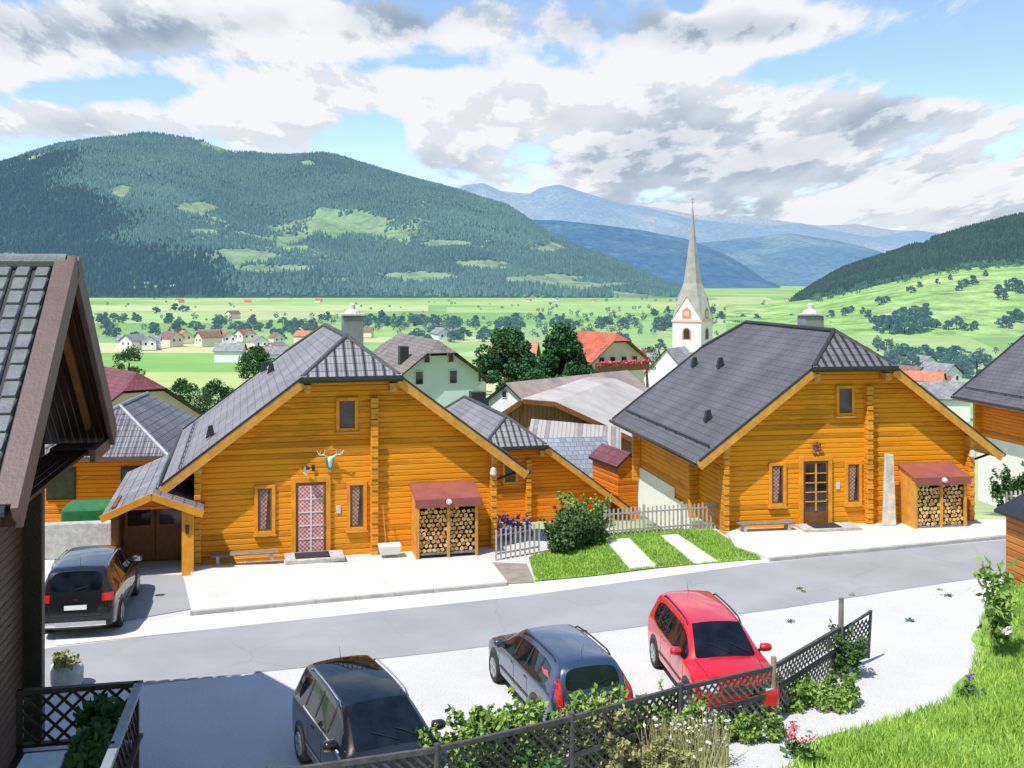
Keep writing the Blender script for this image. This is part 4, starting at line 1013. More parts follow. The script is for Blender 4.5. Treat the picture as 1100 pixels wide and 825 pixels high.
    for s in (1,-1):
        decal('bonnet_seam',[(cx0,s*.66),(hx,s*.58),(hx,s*.592),(cx0,s*.672)],'T',M['seam'],off=.003,res=8)
        decal('tailgate_seam',[(s*.60,.56),(s*.612,.56),(s*.632,zb-.02),(s*.62,zb-.02)],'B',M['seam'],off=.003,res=6)
        decal('window_seal',[(sp['xr']+.1,zb-.005),(sp['mirror']+.1,zb-.025),(sp['mirror']+.1,zb-.002),(sp['xr']+.1,zb+.02)],'L' if s>0 else 'R',M['chrome'] if sp.get('chrome') else M['black_plastic'],off=.006,res=10)
    decal('tailgate_seam',[(-.60,.555),(.60,.555),(.60,.568),(-.60,.568)],'B',M['seam'],off=.003,res=8)
    decal('bonnet_seam',[(hx,-.58),(hx+.012,-.58),(hx+.012,.58),(hx,.58)],'T',M['seam'],off=.003,res=8)
    b=MB(); h,n=hit((-4,0,zb+.12),(1,0,0))
    if h is not None: b.bar(h+Vector((-.02,0,0)),h+Vector((.05,-.36,.10)),.02,.015); b.build('rear_wiper',M['black_plastic'],t)
    # windscreen wipers, rear wiper
    xc_,zc=sp['cowl']
    for y in (.12,.55):
        b=MB(); h,n=hit((xc_-.05,y,4),(0,0,-1)); h2,n2=hit((xc_-.22,y-.42,4),(0,0,-1)); b.bar(h+Vector((0,0,.015)),h2+Vector((0,0,.02)),.02,.012); b.build('wiper',M['black_plastic'],t)
    # mirrors
    for s in (1,-1):
        xm=sp['mirror']; h,n=hit((xm,s*3,zb+.03),(0,-s,0)); y0=abs(h.y) if h else Wd/2-.1
        b=MB(); b.lathe((xm+.02,s*(y0+.14),zb+.09),[(.02,-.13),(.07,-.11),(.085,-.03),(.085,.06),(.06,.11),(.02,.13)],10,ax='y'); mr=b.build('mirror',M[sp.get('mir',sp['paint'])],t,smooth=True)
        b=MB(); b.bar((xm+.02,s*(y0-.03),zb+.03),(xm+.02,s*(y0+.06),zb+.06),.07,.04); b.build('mirror_arm',M['black_plastic'],mr)
        b=MB(); b.box(xm-.075,xm-.062,s*(y0+.14)-.09,s*(y0+.14)+.09,zb+.03,zb+.15); b.build('mirror_glass',M['chrome'],mr)
    # rails
    if sp.get('rails'):
        for s in (1,-1):
            b=MB(); x0,x1=sp['rails']; yy=sp['raily']; p=None
            for k in range(13):
                x=x0+(x1-x0)*k/12; h,n=hit((x,s*yy,4),(0,0,-1)); e=.055 if 0<k<12 else .0; c=h+Vector((0,0,e))
                if p is not None: b.tube(p,c,.017,.017,7)
                p=c
            b.build('roof_rail',M[sp.get('railm','black_plastic')],t)
    if sp.get('spoiler'):
        x,z,w=sp['spoiler']; b=MB(); b.hexa([(x-.14,-w,z-.0),(x+.12,-w,z+.02),(x+.12,w,z+.02),(x-.14,w,z),(x-.15,-w+.03,z+.025),(x+.12,-w,z+.05),(x+.12,w,z+.05),(x-.15,w-.03,z+.025)]); b.build('spoiler',M[sp['paint']],t,bevel=.01)
    b=MB(); h,n=hit((sp['ant'],0,4),(0,0,-1)); b.tube(h,h+Vector((-.12,0,.2)),.006,.003,6); b.build('antenna',M['black_plastic'],t)
    # dark interior shell behind glass: seats seen through are not needed, glass is tinted
    bm.free(); return t

def stations(L,H,belt,W,roof0,roof1,cowl,hoodz,tailz,rear_x,rwb,wr):
    """roof0 rear end of roof, roof1 front end, cowl foot of windscreen, rear_x foot of the rear window"""
    h=L/2; w=W/2
    s=[(-h,.62,.52,w*.84,w*.70,.34,''),
       (-h+.03,tailz*.86,tailz*.78,w*.90,w*.76,.27,''),
       (-h+.09,rwb,belt-.03,w*.95,w*.76,.23,'r'),
       (roof0-.10,H-.10,belt,w*.98,wr+.02,.21,''),
       (roof0+.04,H-.035,belt,w*.99,wr,.20,'p'),
       (roof0+.16,H-.015,belt,w*.99,wr,.20,'pg'),
       ((roof0+roof1)/2-.25,H,belt-.005,w,wr,.20,'pg'),
       ((roof0+roof1)/2+.45,H+.0,belt-.015,w,wr,.20,'pg'),
       (roof1,H-.05,belt-.025,w,wr-.01,.20,'wg'),
       (roof1+(cowl-roof1)*.5,(H+hoodz)/2+.02,belt-.035,w,(wr+w*.80)/2,.20,'wg'),
       (roof1+(cowl-roof1)*.88,hoodz+.09,belt-.045,w,w*.80,.20,'w'),
       (cowl,hoodz,belt-.05,w,w*.82,.20,''),
       (cowl+.08,hoodz-.012,belt-.05,w,w*.82,.20,''),
       ((cowl+h)/2,hoodz-.055,belt-.09,w*.99,w*.80,.20,''),
       (h-.22,hoodz-.14,belt-.20,w*.95,w*.74,.20,''),
       (h-.05,hoodz-.28,belt-.34,w*.86,w*.66,.21,''),
       (h,hoodz-.40,.42,w*.76,w*.60,.26,'')]
    return s
# red compact estate
sp_red=dict(paint='paint_red',L=4.25,W=1.80,belt=.98,wr=.32,xf=1.32,xr=-1.28,seams=(-.72,.08,1.02),handles=(-.62,.22),pillars=(-1.15,-.52,.18),zwin=1.42,
  hl=(.46,.74,.66,.80),tl=(.62,.80,.80,1.2),cowl=(1.12,.95),mirror=.78,rails=(-1.55,.35),raily=.58,ant=-1.6,
  st=stations(4.25,1.56,.98,1.80,-1.83,.42,1.12,1.0,1.0,-2.1,1.04,.60))
make_car('bright red estate car facing the camera behind the lattice fence, rightmost of the parked cars',(4.25,23.05,.0),(.12,-.99),sp_red)
# blue wagon seen from behind
sp_blue=dict(paint='paint_blue',L=4.45,W=1.77,belt=.95,wr=.32,xf=1.40,xr=-1.28,seams=(-.78,.05,1.05),handles=(-.68,.18),pillars=(-1.2,-.55,.15),zwin=1.36,
  hl=(.45,.72,.60,.74),tl=(.64,.76,.74,1.22),cowl=(1.15,.92),mirror=.80,rails=(-1.6,.3),raily=.57,ant=-1.5,railm='black_plastic',
  st=stations(4.45,1.48,.95,1.77,-1.88,.38,1.15,.94,.95,-2.15,1.0,.58))
make_car('steel blue estate car seen from behind, between the black and the red car',(.88,22.25,0),(-.31,.95),sp_blue)
# black people carrier
sp_blk=dict(paint='paint_black',L=4.15,W=1.80,belt=1.03,wr=.32,xf=1.28,xr=-1.25,seams=(-.72,.10,1.0),handles=(-.62,.24),pillars=(-1.1,-.50,.22),zwin=1.50,
  hl=(.46,.74,.70,.84),tl=(.62,.80,.84,1.2),cowl=(1.22,1.0),mirror=.86,rails=(-1.5,.35),raily=.60,ant=-1.65,pano=True,chrome=True,railm='chrome',
  st=stations(4.05,1.60,1.01,1.80,-1.80,.42,1.22,1.06,1.05,-2.05,1.1,.62))
make_car('black people carrier with glass roof facing the camera, leftmost of the three behind the fence',(-2.50,18.7,0),(.44,-.9),sp_blk)
sp_suv=dict(paint='paint_suv',L=4.5,W=1.88,belt=1.08,wr=.36,xf=1.42,xr=-1.35,seams=(-.78,.08,1.02),handles=(-.68,.22),pillars=(-1.2,-.55,.18),zwin=1.55,
  hl=(.46,.76,.74,.90),tl=(.60,.86,.92,1.10),cowl=(1.18,1.06),mirror=.84,rails=(-1.7,.3),raily=.66,ant=-1.6,railm='chrome',btrim='chrome',pz=.74,
  st=stations(4.5,1.70,1.08,1.88,-1.92,.40,1.18,1.10,1.08,-2.2,1.14,.66))
make_car('near black off roader with silver roof rails seen from behind in front of the garage',(-11.05,28.2,0),(-.20,.98),sp_suv)

# ------------------------------------------------------------------ foreground lattice fence
fp=[(-5.6,14.8),(-3.6,15.8),(-1.2,16.75),(1.0,18.25),(3.1,19.85),(5.15,21.15),(7.3,23.8)]
t=thing('lattice_fence','long weathered lattice fence running in front of the three parked cars','fence',(fp[0][0],fp[0][1],0),0)
o0=Vector((fp[0][0],fp[0][1],0))
tops=[1.5,1.48,1.42,1.30,1.2,1.12,1.05]
for i,(x,y) in enumerate(fp):
    b=MB(); q=Vector((x,y,0))-o0; last=i==len(fp)-1
    b.tube(q+Vector((0,0,-.1)),q+Vector((.02,0,1.68 if last else tops[i]+ (.18 if i==5 else .06))),.065 if i>=4 else .05,.055 if i>=4 else .045,10); b.build('post',M['fence_post'] if i in (5,) else M['fence_dark' if not last else 'fence_grey'],t)
for i in range(len(fp)-1):
    a=Vector((*fp[i],0))-o0; c=Vector((*fp[i+1],0))-o0
    m='fence_dark' if i<4 else 'fence_grey'
    b=MB(); b.bar(a+Vector((0,0,tops[i]-.04)),c+Vector((0,0,tops[i+1]-.04)),.07,.08); b.build('rail',M['fence_dark'],t)
    b=MB(); b.bar(a+Vector((0,0,.62)),c+Vector((0,0,.56)),.06,.10); b.build('rail',M['fence_dark'],t)
    b=MB(); z1=(tops[i]+tops[i+1])/2-.07
    lattice(b,(a.x,a.y),(c.x,c.y),.68,z1-.02,.17,.045,.014); lattice(b,(a.x,a.y),(c.x,c.y),.08,.55,.17,.045,.014)
    b.build('lattice_panel',M[m],t)
# leaning end panel
t=thing('fence_panel','loose lattice fence panel leaning askew at the right end of the long fence','fence panel',(7.4,23.9,0),R(38))
b=MB(); b.bar((0,0,.15),(.95,0,.15),.05,.05); b.bar((0,0,.95),(1.05,0,1.15),.05,.05); b.bar((0,0,.1),(0,0,1.0),.05,.05); b.bar((.95,0,.1),(1.05,0,1.18),.05,.05); b.build('frame',M['fence_dark'],t)
b=MB(); lattice(b,(0,0),(1.0,0),.17,1.0,.15,.04,.012); b.build('lattice_panel',M['fence_dark'],t)

# shrubs along the fence
def bush(label,loc,rx,ry,h,n,lm,sz=.12,name='shrub',clumps=30,cat='shrub',group=None):
    t=thing(name,label,cat,loc,0,group); out=[]
    for _ in range(clumps):
        a=random.random()*6.28; r=random.random()**.5; c=np.array([rx*r*math.cos(a),ry*r*math.sin(a),h*(.15+.75*random.random()*(1-.5*r*r))])
        k=n//clumps; k=int(k*2.2); d=RNG.normal(size=(k,3)); d/=np.linalg.norm(d,axis=1)[:,None]; out.append(c+d*RNG.uniform(.3,1,k)[:,None]*min(rx,ry,h)*random.uniform(.35,.6))
    for _ in range(22):
        a=random.random()*6.28; c=np.array([rx*.8*math.cos(a),ry*.8*math.sin(a),h*random.uniform(.45,.9)]); e=c+np.array([.25*math.cos(a),.2*math.sin(a),random.uniform(.12,.4)])*min(1,h); tt=RNG.uniform(0,1,26)[:,None]; out.append(c+(e-c)*tt+RNG.normal(size=(26,3))*.035)
    v,f=leaf_arrays(np.concatenate(out),sz*.66); f=f[(v[f[:,0],2]>-.1)]; np_mesh('leaves',v,f,M[lm],t)
    b=MB()
    for k in range(9):
        a=random.random()*6.28; b.tube((0,0,-.05),(rx*.6*math.cos(a),ry*.6*math.sin(a),h*.75),.015,.005,5)
    b.build('stems',M['bark'],t); return t
bush('bright green bush behind the fence at the left rear of the blue car',(-.3,19.0,0),.8,.42,1.15,1900,'leaf_bright',.12)
bush('bushy green shrub pressed against the fence behind the blue car',(.75,18.85,0),.75,.35,1.3,1900,'leaf_bright',.12)
bush('green shrub at the fence beside the right tail light of the blue car',(1.75,19.5,0),.6,.3,1.15,1100,'leaf_bright',.11)
bush('dark leafy shrub growing in the fence in front of the black car',(-.1,17.3,0),.9,.35,1.0,1500,'leaf_dark',.10)
bush('leafy shrub rising behind the fence at the front corner of the black car',(-.95,17.75,0),.45,.32,1.1,1100,'leaf_bright',.11)
bush('pale yellow green shrub leaning over the fence top behind the blue car',(1.45,18.95,0),.5,.28,1.15,1000,'drygrass',.10)
bush('rambling green shrub through the fence left of the red car',(2.9,19.75,0),.55,.3,1.0,1200,'leaf_bright',.10)
bush('low dark creeper at the foot of the fence near the black car',(-1.9,16.2,0),1.0,.3,.7,1000,'leaf_dark',.10)
bush('low green weeds at the fence foot near the pale post',(4.4,20.45,0),.8,.3,.45,900,'leaf_bright',.09)
bush('green weeds under the last fence bay',(6.2,22.0,0),.9,.45,.55,1300,'leaf_bright',.09)
bush('leafy climber wrapped round the tall end post of the fence',(7.35,23.6,0),.3,.25,.9,600,'leaf_mid',.09)
bush('yellowish weeds in front of the middle of the fence',(2.6,19.1,0),.7,.3,.6,900,'drygrass',.09)
t=thing('dry_grass_clump','clump of pale dry flowering grass at the bottom of the photo before the fence','grass clump',G(735,822),0)
vs=[];fs=[]
for k in range(420):
    a=random.random()*6.28; r=random.random()**.6*.9; x,y=r*math.cos(a)*.9,r*math.sin(a)*.4; h=random.uniform(.3,.95); dx,dy=random.gauss(0,.14),random.gauss(0,.1)
    i=len(vs); vs+= [(x-.012,y,0),(x+.012,y,0),(x+dx+.004,y+dy,h),(x+dx-.004,y+dy,h)]; fs.append((i,i+1,i+2,i+3))
np_mesh('stalks',np.array(vs),np.array(fs),M['drygrass'],t)
tp_=np.array([[v[0],v[1],v[2]] for v in vs[2::4]]); tp_=tp_[RNG.integers(0,len(tp_),260)]+RNG.normal(size=(260,3))*.02
v,f=leaf_arrays(tp_,.05); tag(np_mesh('flower_heads',v,f,M['white_petal'],t),kind='stuff')
# grass on lawn and bank
def blades(name,label,pts,h,w,m):
    n=len(pts); a=RNG.uniform(0,6.28,n); hh=h*RNG.uniform(.5,1.4,n); w_=w*RNG.uniform(.7,1.4,n)
    lx=RNG.normal(size=n)*hh*.35; ly=RNG.normal(size=n)*hh*.35
    p=np.asarray(pts); d=np.stack([np.cos(a)*w_,np.sin(a)*w_,0*a],-1); tip=p+np.stack([lx,ly,hh],-1)
    v=np.stack([p-d,p+d,tip],1).reshape(-1,3); f=np.arange(n*3).reshape(-1,3)
    o=np_mesh(name,v,f,m); tag(o,label,'grass',kind='stuff'); return o
def in_poly(x,y,poly):
    c=False; n=len(poly); j=n-1
    for i in range(n):
        xi,yi=poly[i][0],poly[i][1]; xj,yj=poly[j][0],poly[j][1]
        if (yi>y)!=(yj>y) and x<(xj-xi)*(y-yi)/(yj-yi)+xi: c=not c
        j=i
    return c
strips=[[G(676,613),G(706,610),G(676,579),G(650,581)],[G(746,607),G(772,604.5),G(728,575),G(708,576)]]
pts=[]
while len(pts)<26000:
    x=random.uniform(.3,8.2); y=random.uniform(30.8,37.8)
    if in_poly(x,y,LAWN) and not any(in_poly(x,y,s) for s in strips): pts.append((x,y,.03))
blades('grass','short mown grass of the lawn between the two big chalets',pts,.07,.016,M['blade'])
pts=[]
while len(pts)<60000:
    y=random.uniform(14,31); e=float(np.interp(y,[14,17.5,20.3,22,23.5,25,27.5,29.7,34],[2.5,3.6,5.9,8.9,10.1,10.9,12.1,13.6,16])); x=e-.1+random.random()**.8*(7.5)
    z=bank_z(x,y)
    if abs((x)/y)>.56: continue
    pts.append((x,y,z-.03))
blades('grass','long grass covering the sloping bank in the lower right corner',pts,.17,.016,M['blade'])
# tall leafy plant on the bank
bx=P(1072,715,24.6); 
t=thing('leafy_plant','tall young leafy plant standing on the grass bank near the right edge','plant',(bx.x,bx.y,bank_z(bx.x,bx.y)),0)
b=MB(); vs=[];fs=[]; 
pl=[]
for k in range(9):
    a=k*2.4; hgt=random.uniform(1.5,2.4); ex=(math.cos(a)*random.uniform(.1,.4),math.sin(a)*.3)
    b.tube((0,0,0),(ex[0],ex[1],hgt),.018,.007,6)
    for q in range(46):
        s_=random.uniform(.2,1.03); pl.append((ex[0]*s_+random.gauss(0,.13),ex[1]*s_+random.gauss(0,.12),hgt*s_+random.gauss(0,.05)))
b.build('stem',M['leaf_mid'],t); v,f=leaf_arrays(np.array(pl),.11,2.2); np_mesh('leaves',v,f,M['leaf_bright'],t)
b=MB(); 
pts=RNG.normal(size=(30,3))*np.array([.07,.07,.05])+np.array([.05,-.35,.75]); v,f=leaf_arrays(pts,.07); np_mesh('flowers',v,f,M['white_petal'],t)
bush('tangled bright shrub at the right edge beside the tall leafy plant',(14.1,27.2,bank_z(14.1,27.2)),.8,.7,1.5,1800,'leaf_bright',.12)
bush('leafy shrub at the right edge low on the bank, nearest the camera',(11.9,23.2,bank_z(11.9,23.2)),.55,.5,1.0,900,'leaf_bright',.12)
def flower(label,u,v_,m,n=3,Y=None):
    g=G(u,v_); z=bank_z(g.x,g.y); g.z=z
    t=thing('flowering_plant',label,'flower',g,0); b=MB(); hp=[]
    for k in range(n):
        x=random.gauss(0,.08); y=random.gauss(0,.06); h=random.uniform(.35,.55); b.tube((0,0,0),(x,y,h),.008,.005,5)
        hp.append(RNG.normal(size=(26,3))*.045+np.array([x,y,h]))
    b.build('stem',M['leaf_mid'],t); v,f=leaf_arrays(np.concatenate(hp),.05,1.1); np_mesh('petals',v,f,m,t)
    pts=RNG.normal(size=(60,3))*np.array([.1,.1,.06])+np.array([0,0,.14]); v,f=leaf_arrays(pts,.08,2.2); np_mesh('leaves',v,f,M['leaf_mid'],t)
flower('single pink flower cluster at the near edge of the grass bank',852,812,M['pink'],4)
flower('small pinkish brown flower heads at the bottom edge of the grass bank',872,825,M['pale_pink'],5)
flower('small pale flower on the gravel side of the bank',1040,752,M['purple_petal'],2)

wp=None
for k in range(18):
    u,v_=random.choice(((random.uniform(560,900),random.uniform(770,800)),(random.uniform(700,1000),random.uniform(660,760)),(random.uniform(850,1060),random.uniform(628,645))))
    if u<760 and 735<v_: v_+=10
    g=G(u,v_)
    if wp is None or k%4==0:
        wp=thing('weed_tuft','','plant',(0,0,0),0)
        pts=RNG.normal(size=(46,3))*np.array([.09,.07,.03])+np.array([0,0,.05]); v,f=leaf_arrays(pts,.05,2.6,.0); np_mesh('leaves',v,f,M[random.choice(('leaf_mid','drygrass','leaf_bright'))],wp); o=wp
    else: o=copy_tree(wp)
    sc=random.uniform(.3,.65); o.location=g; o.rotation_euler=(0,0,random.random()*6); o.scale=(sc,sc,sc)
    tag(o,'small weed tuft growing out of the pale gravel','plant','small weed tufts in the gravel')
# orange cabinet at right edge
t=thing('timber_cabinet','orange brown timber box with dark gable roof at the right edge by the road','cabinet',(14.5,29.75,0),R(8))
b=MB(); b.box(0,1.6,0,1.3,0,2.0); b.build('wall',plank_mat('cabinet_boards',(.42,.16,.035),.2),t,bevel=.01)
b=MB(); b.hexa([(-.25,-.15,2.0),(1.0,-.15,2.6),(1.0,1.5,2.6),(-.25,1.5,2.0),(-.25,-.15,2.08),(1.0,-.15,2.68),(1.0,1.5,2.68),(-.25,1.5,2.08)])
b.hexa([(1.0,-.15,2.6),(2.3,-.15,1.98),(2.3,1.5,1.98),(1.0,1.5,2.6),(1.0,-.15,2.68),(2.3,-.15,2.06),(2.3,1.5,2.06),(1.0,1.5,2.68)]); b.build('roof',M['dark_metal'],t)
b=MB(); b.poly([(0,-.002,2.0),(1.6,-.002,2.0),(1.0,-.002,2.55)]); b.build('gable',M['brown_door'],t)
b=MB(); b.box(.04,.26,-.03,-.001,1.55,1.75); b.build('notice',M['plate'],t)

# picket fences and hedge
def picket(name,label,a,c,h,step,m,post=None,pt=.03):
    t=thing(name,label,'fence',(a[0],a[1],a[2]),0); a=Vector(a); d=Vector(c)-a; n=int(d.length/step)
    for z in (.2,h-.18):
        b=MB(); b.bar((0,0,z),d+Vector((0,0,z)),.03,.05); b.build('rail',M[m],t)
    for k in range(n+1):
        q=d*(k/n); 
        b=MB(); hh=h+(.08 if (post and k%post==0) else random.uniform(-.02,.02)); w=.06 if not(post and k%post==0) else .10
        b.box(q.x-w/2,q.x+w/2,q.y-pt,q.y+pt,q.z,q.z+hh); b.build('picket' if not(post and k%post==0) else 'post',M[m],t)
    return t
picket('picket_fence','short grey picket fence beside the log stack of the antler chalet',G(533,602),G(579,594),.95,.17,'fence_pale')
picket('picket_fence','pale grey thin picket fence along the back of the lawn',G(650,577),G(768,568,0),.95,.16,'fence_pale',post=9,pt=.012)
picket('picket_fence','small pale picket gate beside the log stack of the dark roofed chalet',(18.2,39.4,0),(19.3,39.6,0),1.0,.17,'white_paint')
for k,(u,v_,r) in enumerate([(602,593,.5),(617,587,.62),(634,583,.42)]):
    bush(['rounded dark hedge bush by the short picket fence','tallest dark hedge bush with a paler top at the lawn edge','small hedge bush at the back corner of the lawn'][k],G(u,v_),r,.6,1.0 if k!=1 else 1.2,2400,'leaf_hedge',.11,'hedge_bush',26)
bush('pale green crown of a shrub above the hedge in front of the orange wall',(2.6,38.4,-.4),.9,.5,1.5,1300,'leaf_bright',.12)
bush('low purple flowering plants under the orange wall behind the picket fence',(-.1,36.2,0),.8,.25,.75,900,'purple_petal',.09,'flower_bed',14,'flower bed')
bush('dark overgrown bush against the white basement wall at the right edge',(20.6,40.6,-.2),1.2,.8,2.5,3000,'leaf_dark',.16)
bush('climbing plant with loose stems against the white basement wall',(19.4,41.5,-.2),.7,.5,1.7,900,'leaf_mid',.13)

# ------------------------------------------------------------------ village
def house(label,c,zb,w,d,he,pitch,rot,wallm,roofm,name='village_house',hip=0,over=.5,wins=(),chim=None,winm='win_glass',group=None,cat='house',face=None,verge=None,smallparts=True):
    """gable faces local -y, ridge along y"""
    t=thing(name,label,cat,(c[0],c[1],zb),rot,group); tn=math.tan(pitch); zr=he+tn*w/2; x=w/2
    b=MB(); pr=[(-x,-1.5),(x,-1.5),(x,he),(0,zr-.05),(-x,he)]
    if hip: hx=x*hip; pr=[(-x,-1.5),(x,-1.5),(x,he),(hx,he+tn*(x-hx)-.1),(-hx,he+tn*(x-hx)-.1),(-x,he)]
    fr=[(a,0,z) for a,z in pr]; bk=[(a,d,z) for a,z in pr]; n=len(pr); b.poly(fr); b.poly(bk[::-1])
    b.poly([fr[0],bk[0],bk[-1],fr[-1]]); b.poly([fr[1],bk[1],bk[2],fr[2]]); b.build('wall',M[wallm],t)
    b=MB(); xe=x+over; ze=he-tn*over; y0=-over; y1=d+over; k=.14
    hx=x*hip if hip else 0; zh=zr-tn*hx; hb=hx*1.0
    L_=[(-xe,y0,ze),(-xe,y1,ze),(-hx,y1,zh),(0,y1-hb,zr),(0,y0+hb,zr),(-hx,y0,zh)] if hip else [(-xe,y0,ze),(-xe,y1,ze),(0,y1,zr),(0,y0,zr)]
    R_=[(-a,b_,z) for a,b_,z in L_]
    for q in (L_,R_):
        b.poly([(a,b_,z+k) for a,b_,z in q],0,slope_uv(q)); b.poly([(a,b_,z) for a,b_,z in q][::-1],1)
        for i in range(len(q)):
            a=q[i];c_=q[(i+1)%len(q)]
            if abs(a[0])<.01 and abs(c_[0])<.01: continue
            if hip and (abs(a[0])<.01 or abs(c_[0])<.01): continue
            b.poly([a,c_,(c_[0],c_[1],c_[2]+k),(a[0],a[1],a[2]+k)],1)
    if hip:
        for q in ([(-hx,y0,zh),(0,y0+hb,zr),(hx,y0,zh)],[(-hx,y1,zh),(hx,y1,zh),(0,y1-hb,zr)]):
            q=[(a,b_,z+k) for a,b_,z in q]; b.poly(q,0,slope_uv(q,(1,0,0)))
    rf=b.build('roof',[M[roofm],M[verge or 'dark_wood']],t)
    for (wx,wz,ww,wh) in wins:
        b=MB(); b.box(wx-ww/2,wx+ww/2,-.06,.02,wz,wz+wh); o=b.build('window',M['white_paint'],t)
        b=MB(); b.box(wx-ww/2+.08,wx+ww/2-.08,-.075,-.061,wz+.08,wz+wh-.08); b.build('pane',M[winm],o)
    if chim:
        b=MB(); b.box(chim[0]-.35,chim[0]+.35,chim[1]-.35,chim[1]+.35,zr-2.5,zr+chim[2]); b.build('chimney',M['chimney' if len(chim)<4 else chim[3]],rf)
    return t
def hp(u,Y): return ((u-550)/F*Y,Y)
def zv(v,Y): return CZ+(HV-v)/F*Y
# light mint gable with brown grey roof
Y=82; c=hp(472,Y); zb=hz(Y)
house('pale mint rendered house with long brown grey half hipped roof behind the antler chalet',c,zb,6.3,13,zv(402,Y)-zb,R(38),R(20),'mint_wall','roof_grey',hip=.38,over=.75,wins=((-1.6,zv(413,Y)-zb,.7,1.1),(1.1,zv(413,Y)-zb,.7,1.1),(-1.0,zv(390,Y)-zb,.55,.9),(.9,zv(390,Y)-zb,.55,.9)),chim=(-2.2,2.5,-.4,'dark_metal'))
# blue roof beyond chalet F
Y=60; c=hp(640,Y); zb=hz(Y)
house('small house with blue grey tiled roof just left of the dark roofed chalet',c,zb-1,7.5,4.5,zv(520,Y)-zb+1,R(34),R(100),'white_wall','roof_blue',over=.6)
Y=52; c=hp(676,Y)
house('little orange timber house with red trim peeking out left of the dark roofed chalet',c,hz(Y)-1.5,1.2,3,zv(500,Y)-hz(Y)+1.5,R(40),R(20),'wood2','roof_maroon',over=.15)
# barn
Y=68; q=[P(u,v,Y) for u,v in ((541,443),(561,430),(596,433),(694,478),(694,560),(541,560))]
t=thing('barn','weathered brown board barn with long sloping roof edge below the church','barn',(q[0].x,Y,hz(Y)),0)
o_=Vector((q[0].x,Y,hz(Y))); L_=[p-o_ for p in q]; dvv=Vector((5.2,13,.2))
b=MB(); b.poly(L_); b.poly([p+dvv for p in L_][::-1]); b.poly([L_[0],L_[0]+dvv,L_[5]+dvv,L_[5]]); b.poly([L_[3],L_[3]+dvv,L_[4]+dvv,L_[4]]); b.build('wall',M['barn_wood'],t)
b=MB(); up=Vector((0,0,.12)); fo=Vector((0,-.5,0)); E0=L_[0]+Vector((-.6,0,-.4)); E3=L_[3]+Vector((.6,0,-.28))
seq=[E0,L_[1],L_[2],E3]
for a,c_ in zip(seq[:-1],seq[1:]):
    b.hexa([a+fo+up*.1,c_+fo+up*.1,c_+dvv+up*.1,a+dvv+up*.1,a+fo+up*1.4,c_+fo+up*1.4,c_+dvv+up*1.4,a+dvv+up*1.4])
rf=b.build('roof',M['roof_pale'],t)
b=MB()
for a,c_ in zip(seq[:-1],seq[1:]): b.bar(a+fo*1.08-up*.2,c_+fo*1.08-up*.2,.06,.3)
b.build('bargeboard',M['brown_door'],t)
b=MB(); 
for k in range(2): b.box(2.2+k*3.2,2.9+k*3.2,-.06,-.01,L_[1].z-2.0-k*.4,L_[1].z-1.2-k*.4)
b.build('hatch',M['dark_wood'],t)
Y=64; c=hp(566,Y); zb=hz(Y)
b=MB(); b.hexa([(0,0,-3),(5.6,0,-3),(5.6,3,-3),(0,3,-3),(0,0,zv(474,Y)-zb),(5.6,0,zv(482,Y)-zb),(5.6,3,zv(470,Y)-zb+.3),(0,3,zv(462,Y)-zb+.3)]); o=b.build('barn_annex',M['barn_grey']); o.location=(c[0],c[1],zb); o.rotation_euler=(0,0,R(-6)); tag(o,'silver grey boarded lean-to in front of the weathered barn','shed')
Y=92; c=hp(546,Y); zb=hz(Y)
house('white gabled house with long tan sheet roof left of the barn',c,zb,4.6,17,zv(432,Y)-zb,R(34),R(-42),'white_wall','roof_tan',over=.4,wins=((-.4,zv(428,Y)-zb,.6,.7),))
Y=100; c=hp(660,Y); zb=hz(Y)
t=house('low pale roofed building with solar panels left of the church nave',c,zb,9,10,zv(432,Y)-zb,R(13),R(-60),'white_wall','roof_tan',over=.5)
Y=86; c=hp(660,Y); zb=hz(Y)
house('low building with very pale flat sheet roof in front of the solar roof',c,zb,8,8,zv(446,Y)-zb,R(10),R(-30),'white_wall','roof_pale',over=.4,chim=(2.6,2,1.2,'dark_metal'))
t=thing('solar_panel','dark blue solar panel array on the pale village roof','solar panel',P(655,418,98),R(-12))
for i in range(3):
    b=MB(); b.hexa([(-.9+i*.68,0,-.35),(-.3+i*.68,0,-.35),(-.3+i*.68,1.2,.35),(-.9+i*.68,1.2,.35),(-.9+i*.68,-.04,-.3),(-.3+i*.68,-.04,-.3),(-.3+i*.68,1.16,.4),(-.9+i*.68,1.16,.4)]); b.build('module',M['solar'],t)
b=MB(); b.box(-.9,1.1,.5,.6,-1.0,-.0); b.build('mount',M['dark_metal'],t)
# red roofs
Y=135; c=hp(664,Y); zb=hz(Y)
house('big house with bright red roof and timber gable left of the church',c,zb,8.4,9,zv(386,Y)-zb,R(37),R(32),'cream_wall','roof_red',hip=.3,over=.8,wins=tuple((x,zv(392,Y)-zb,.9,1.1) for x in (-2.6,-.9,.9,2.6)),verge='brown_door')
t=thing('balcony','dark timber balcony with flowers across the gable of the big red roofed house','balcony',P(664,397,133.2),R(32))
b=MB(); b.box(-4.2,4.2,-.9,.0,-.1,.05); b.build('floor',M['brown_door'],t)
b=MB(); b.box(-4.2,4.2,-.95,-.88,.05,1.0); b.build('railing',M['brown_door'],t)
pts=np.stack([RNG.uniform(-4,4,240),RNG.uniform(-1.1,-.95,240),RNG.uniform(.7,1.15,240)],-1); v,f=leaf_arrays(pts,.22); np_mesh('flowers',v,f,M['pink'],t)
Y=150; c=hp(574,Y); zb=hz(Y)
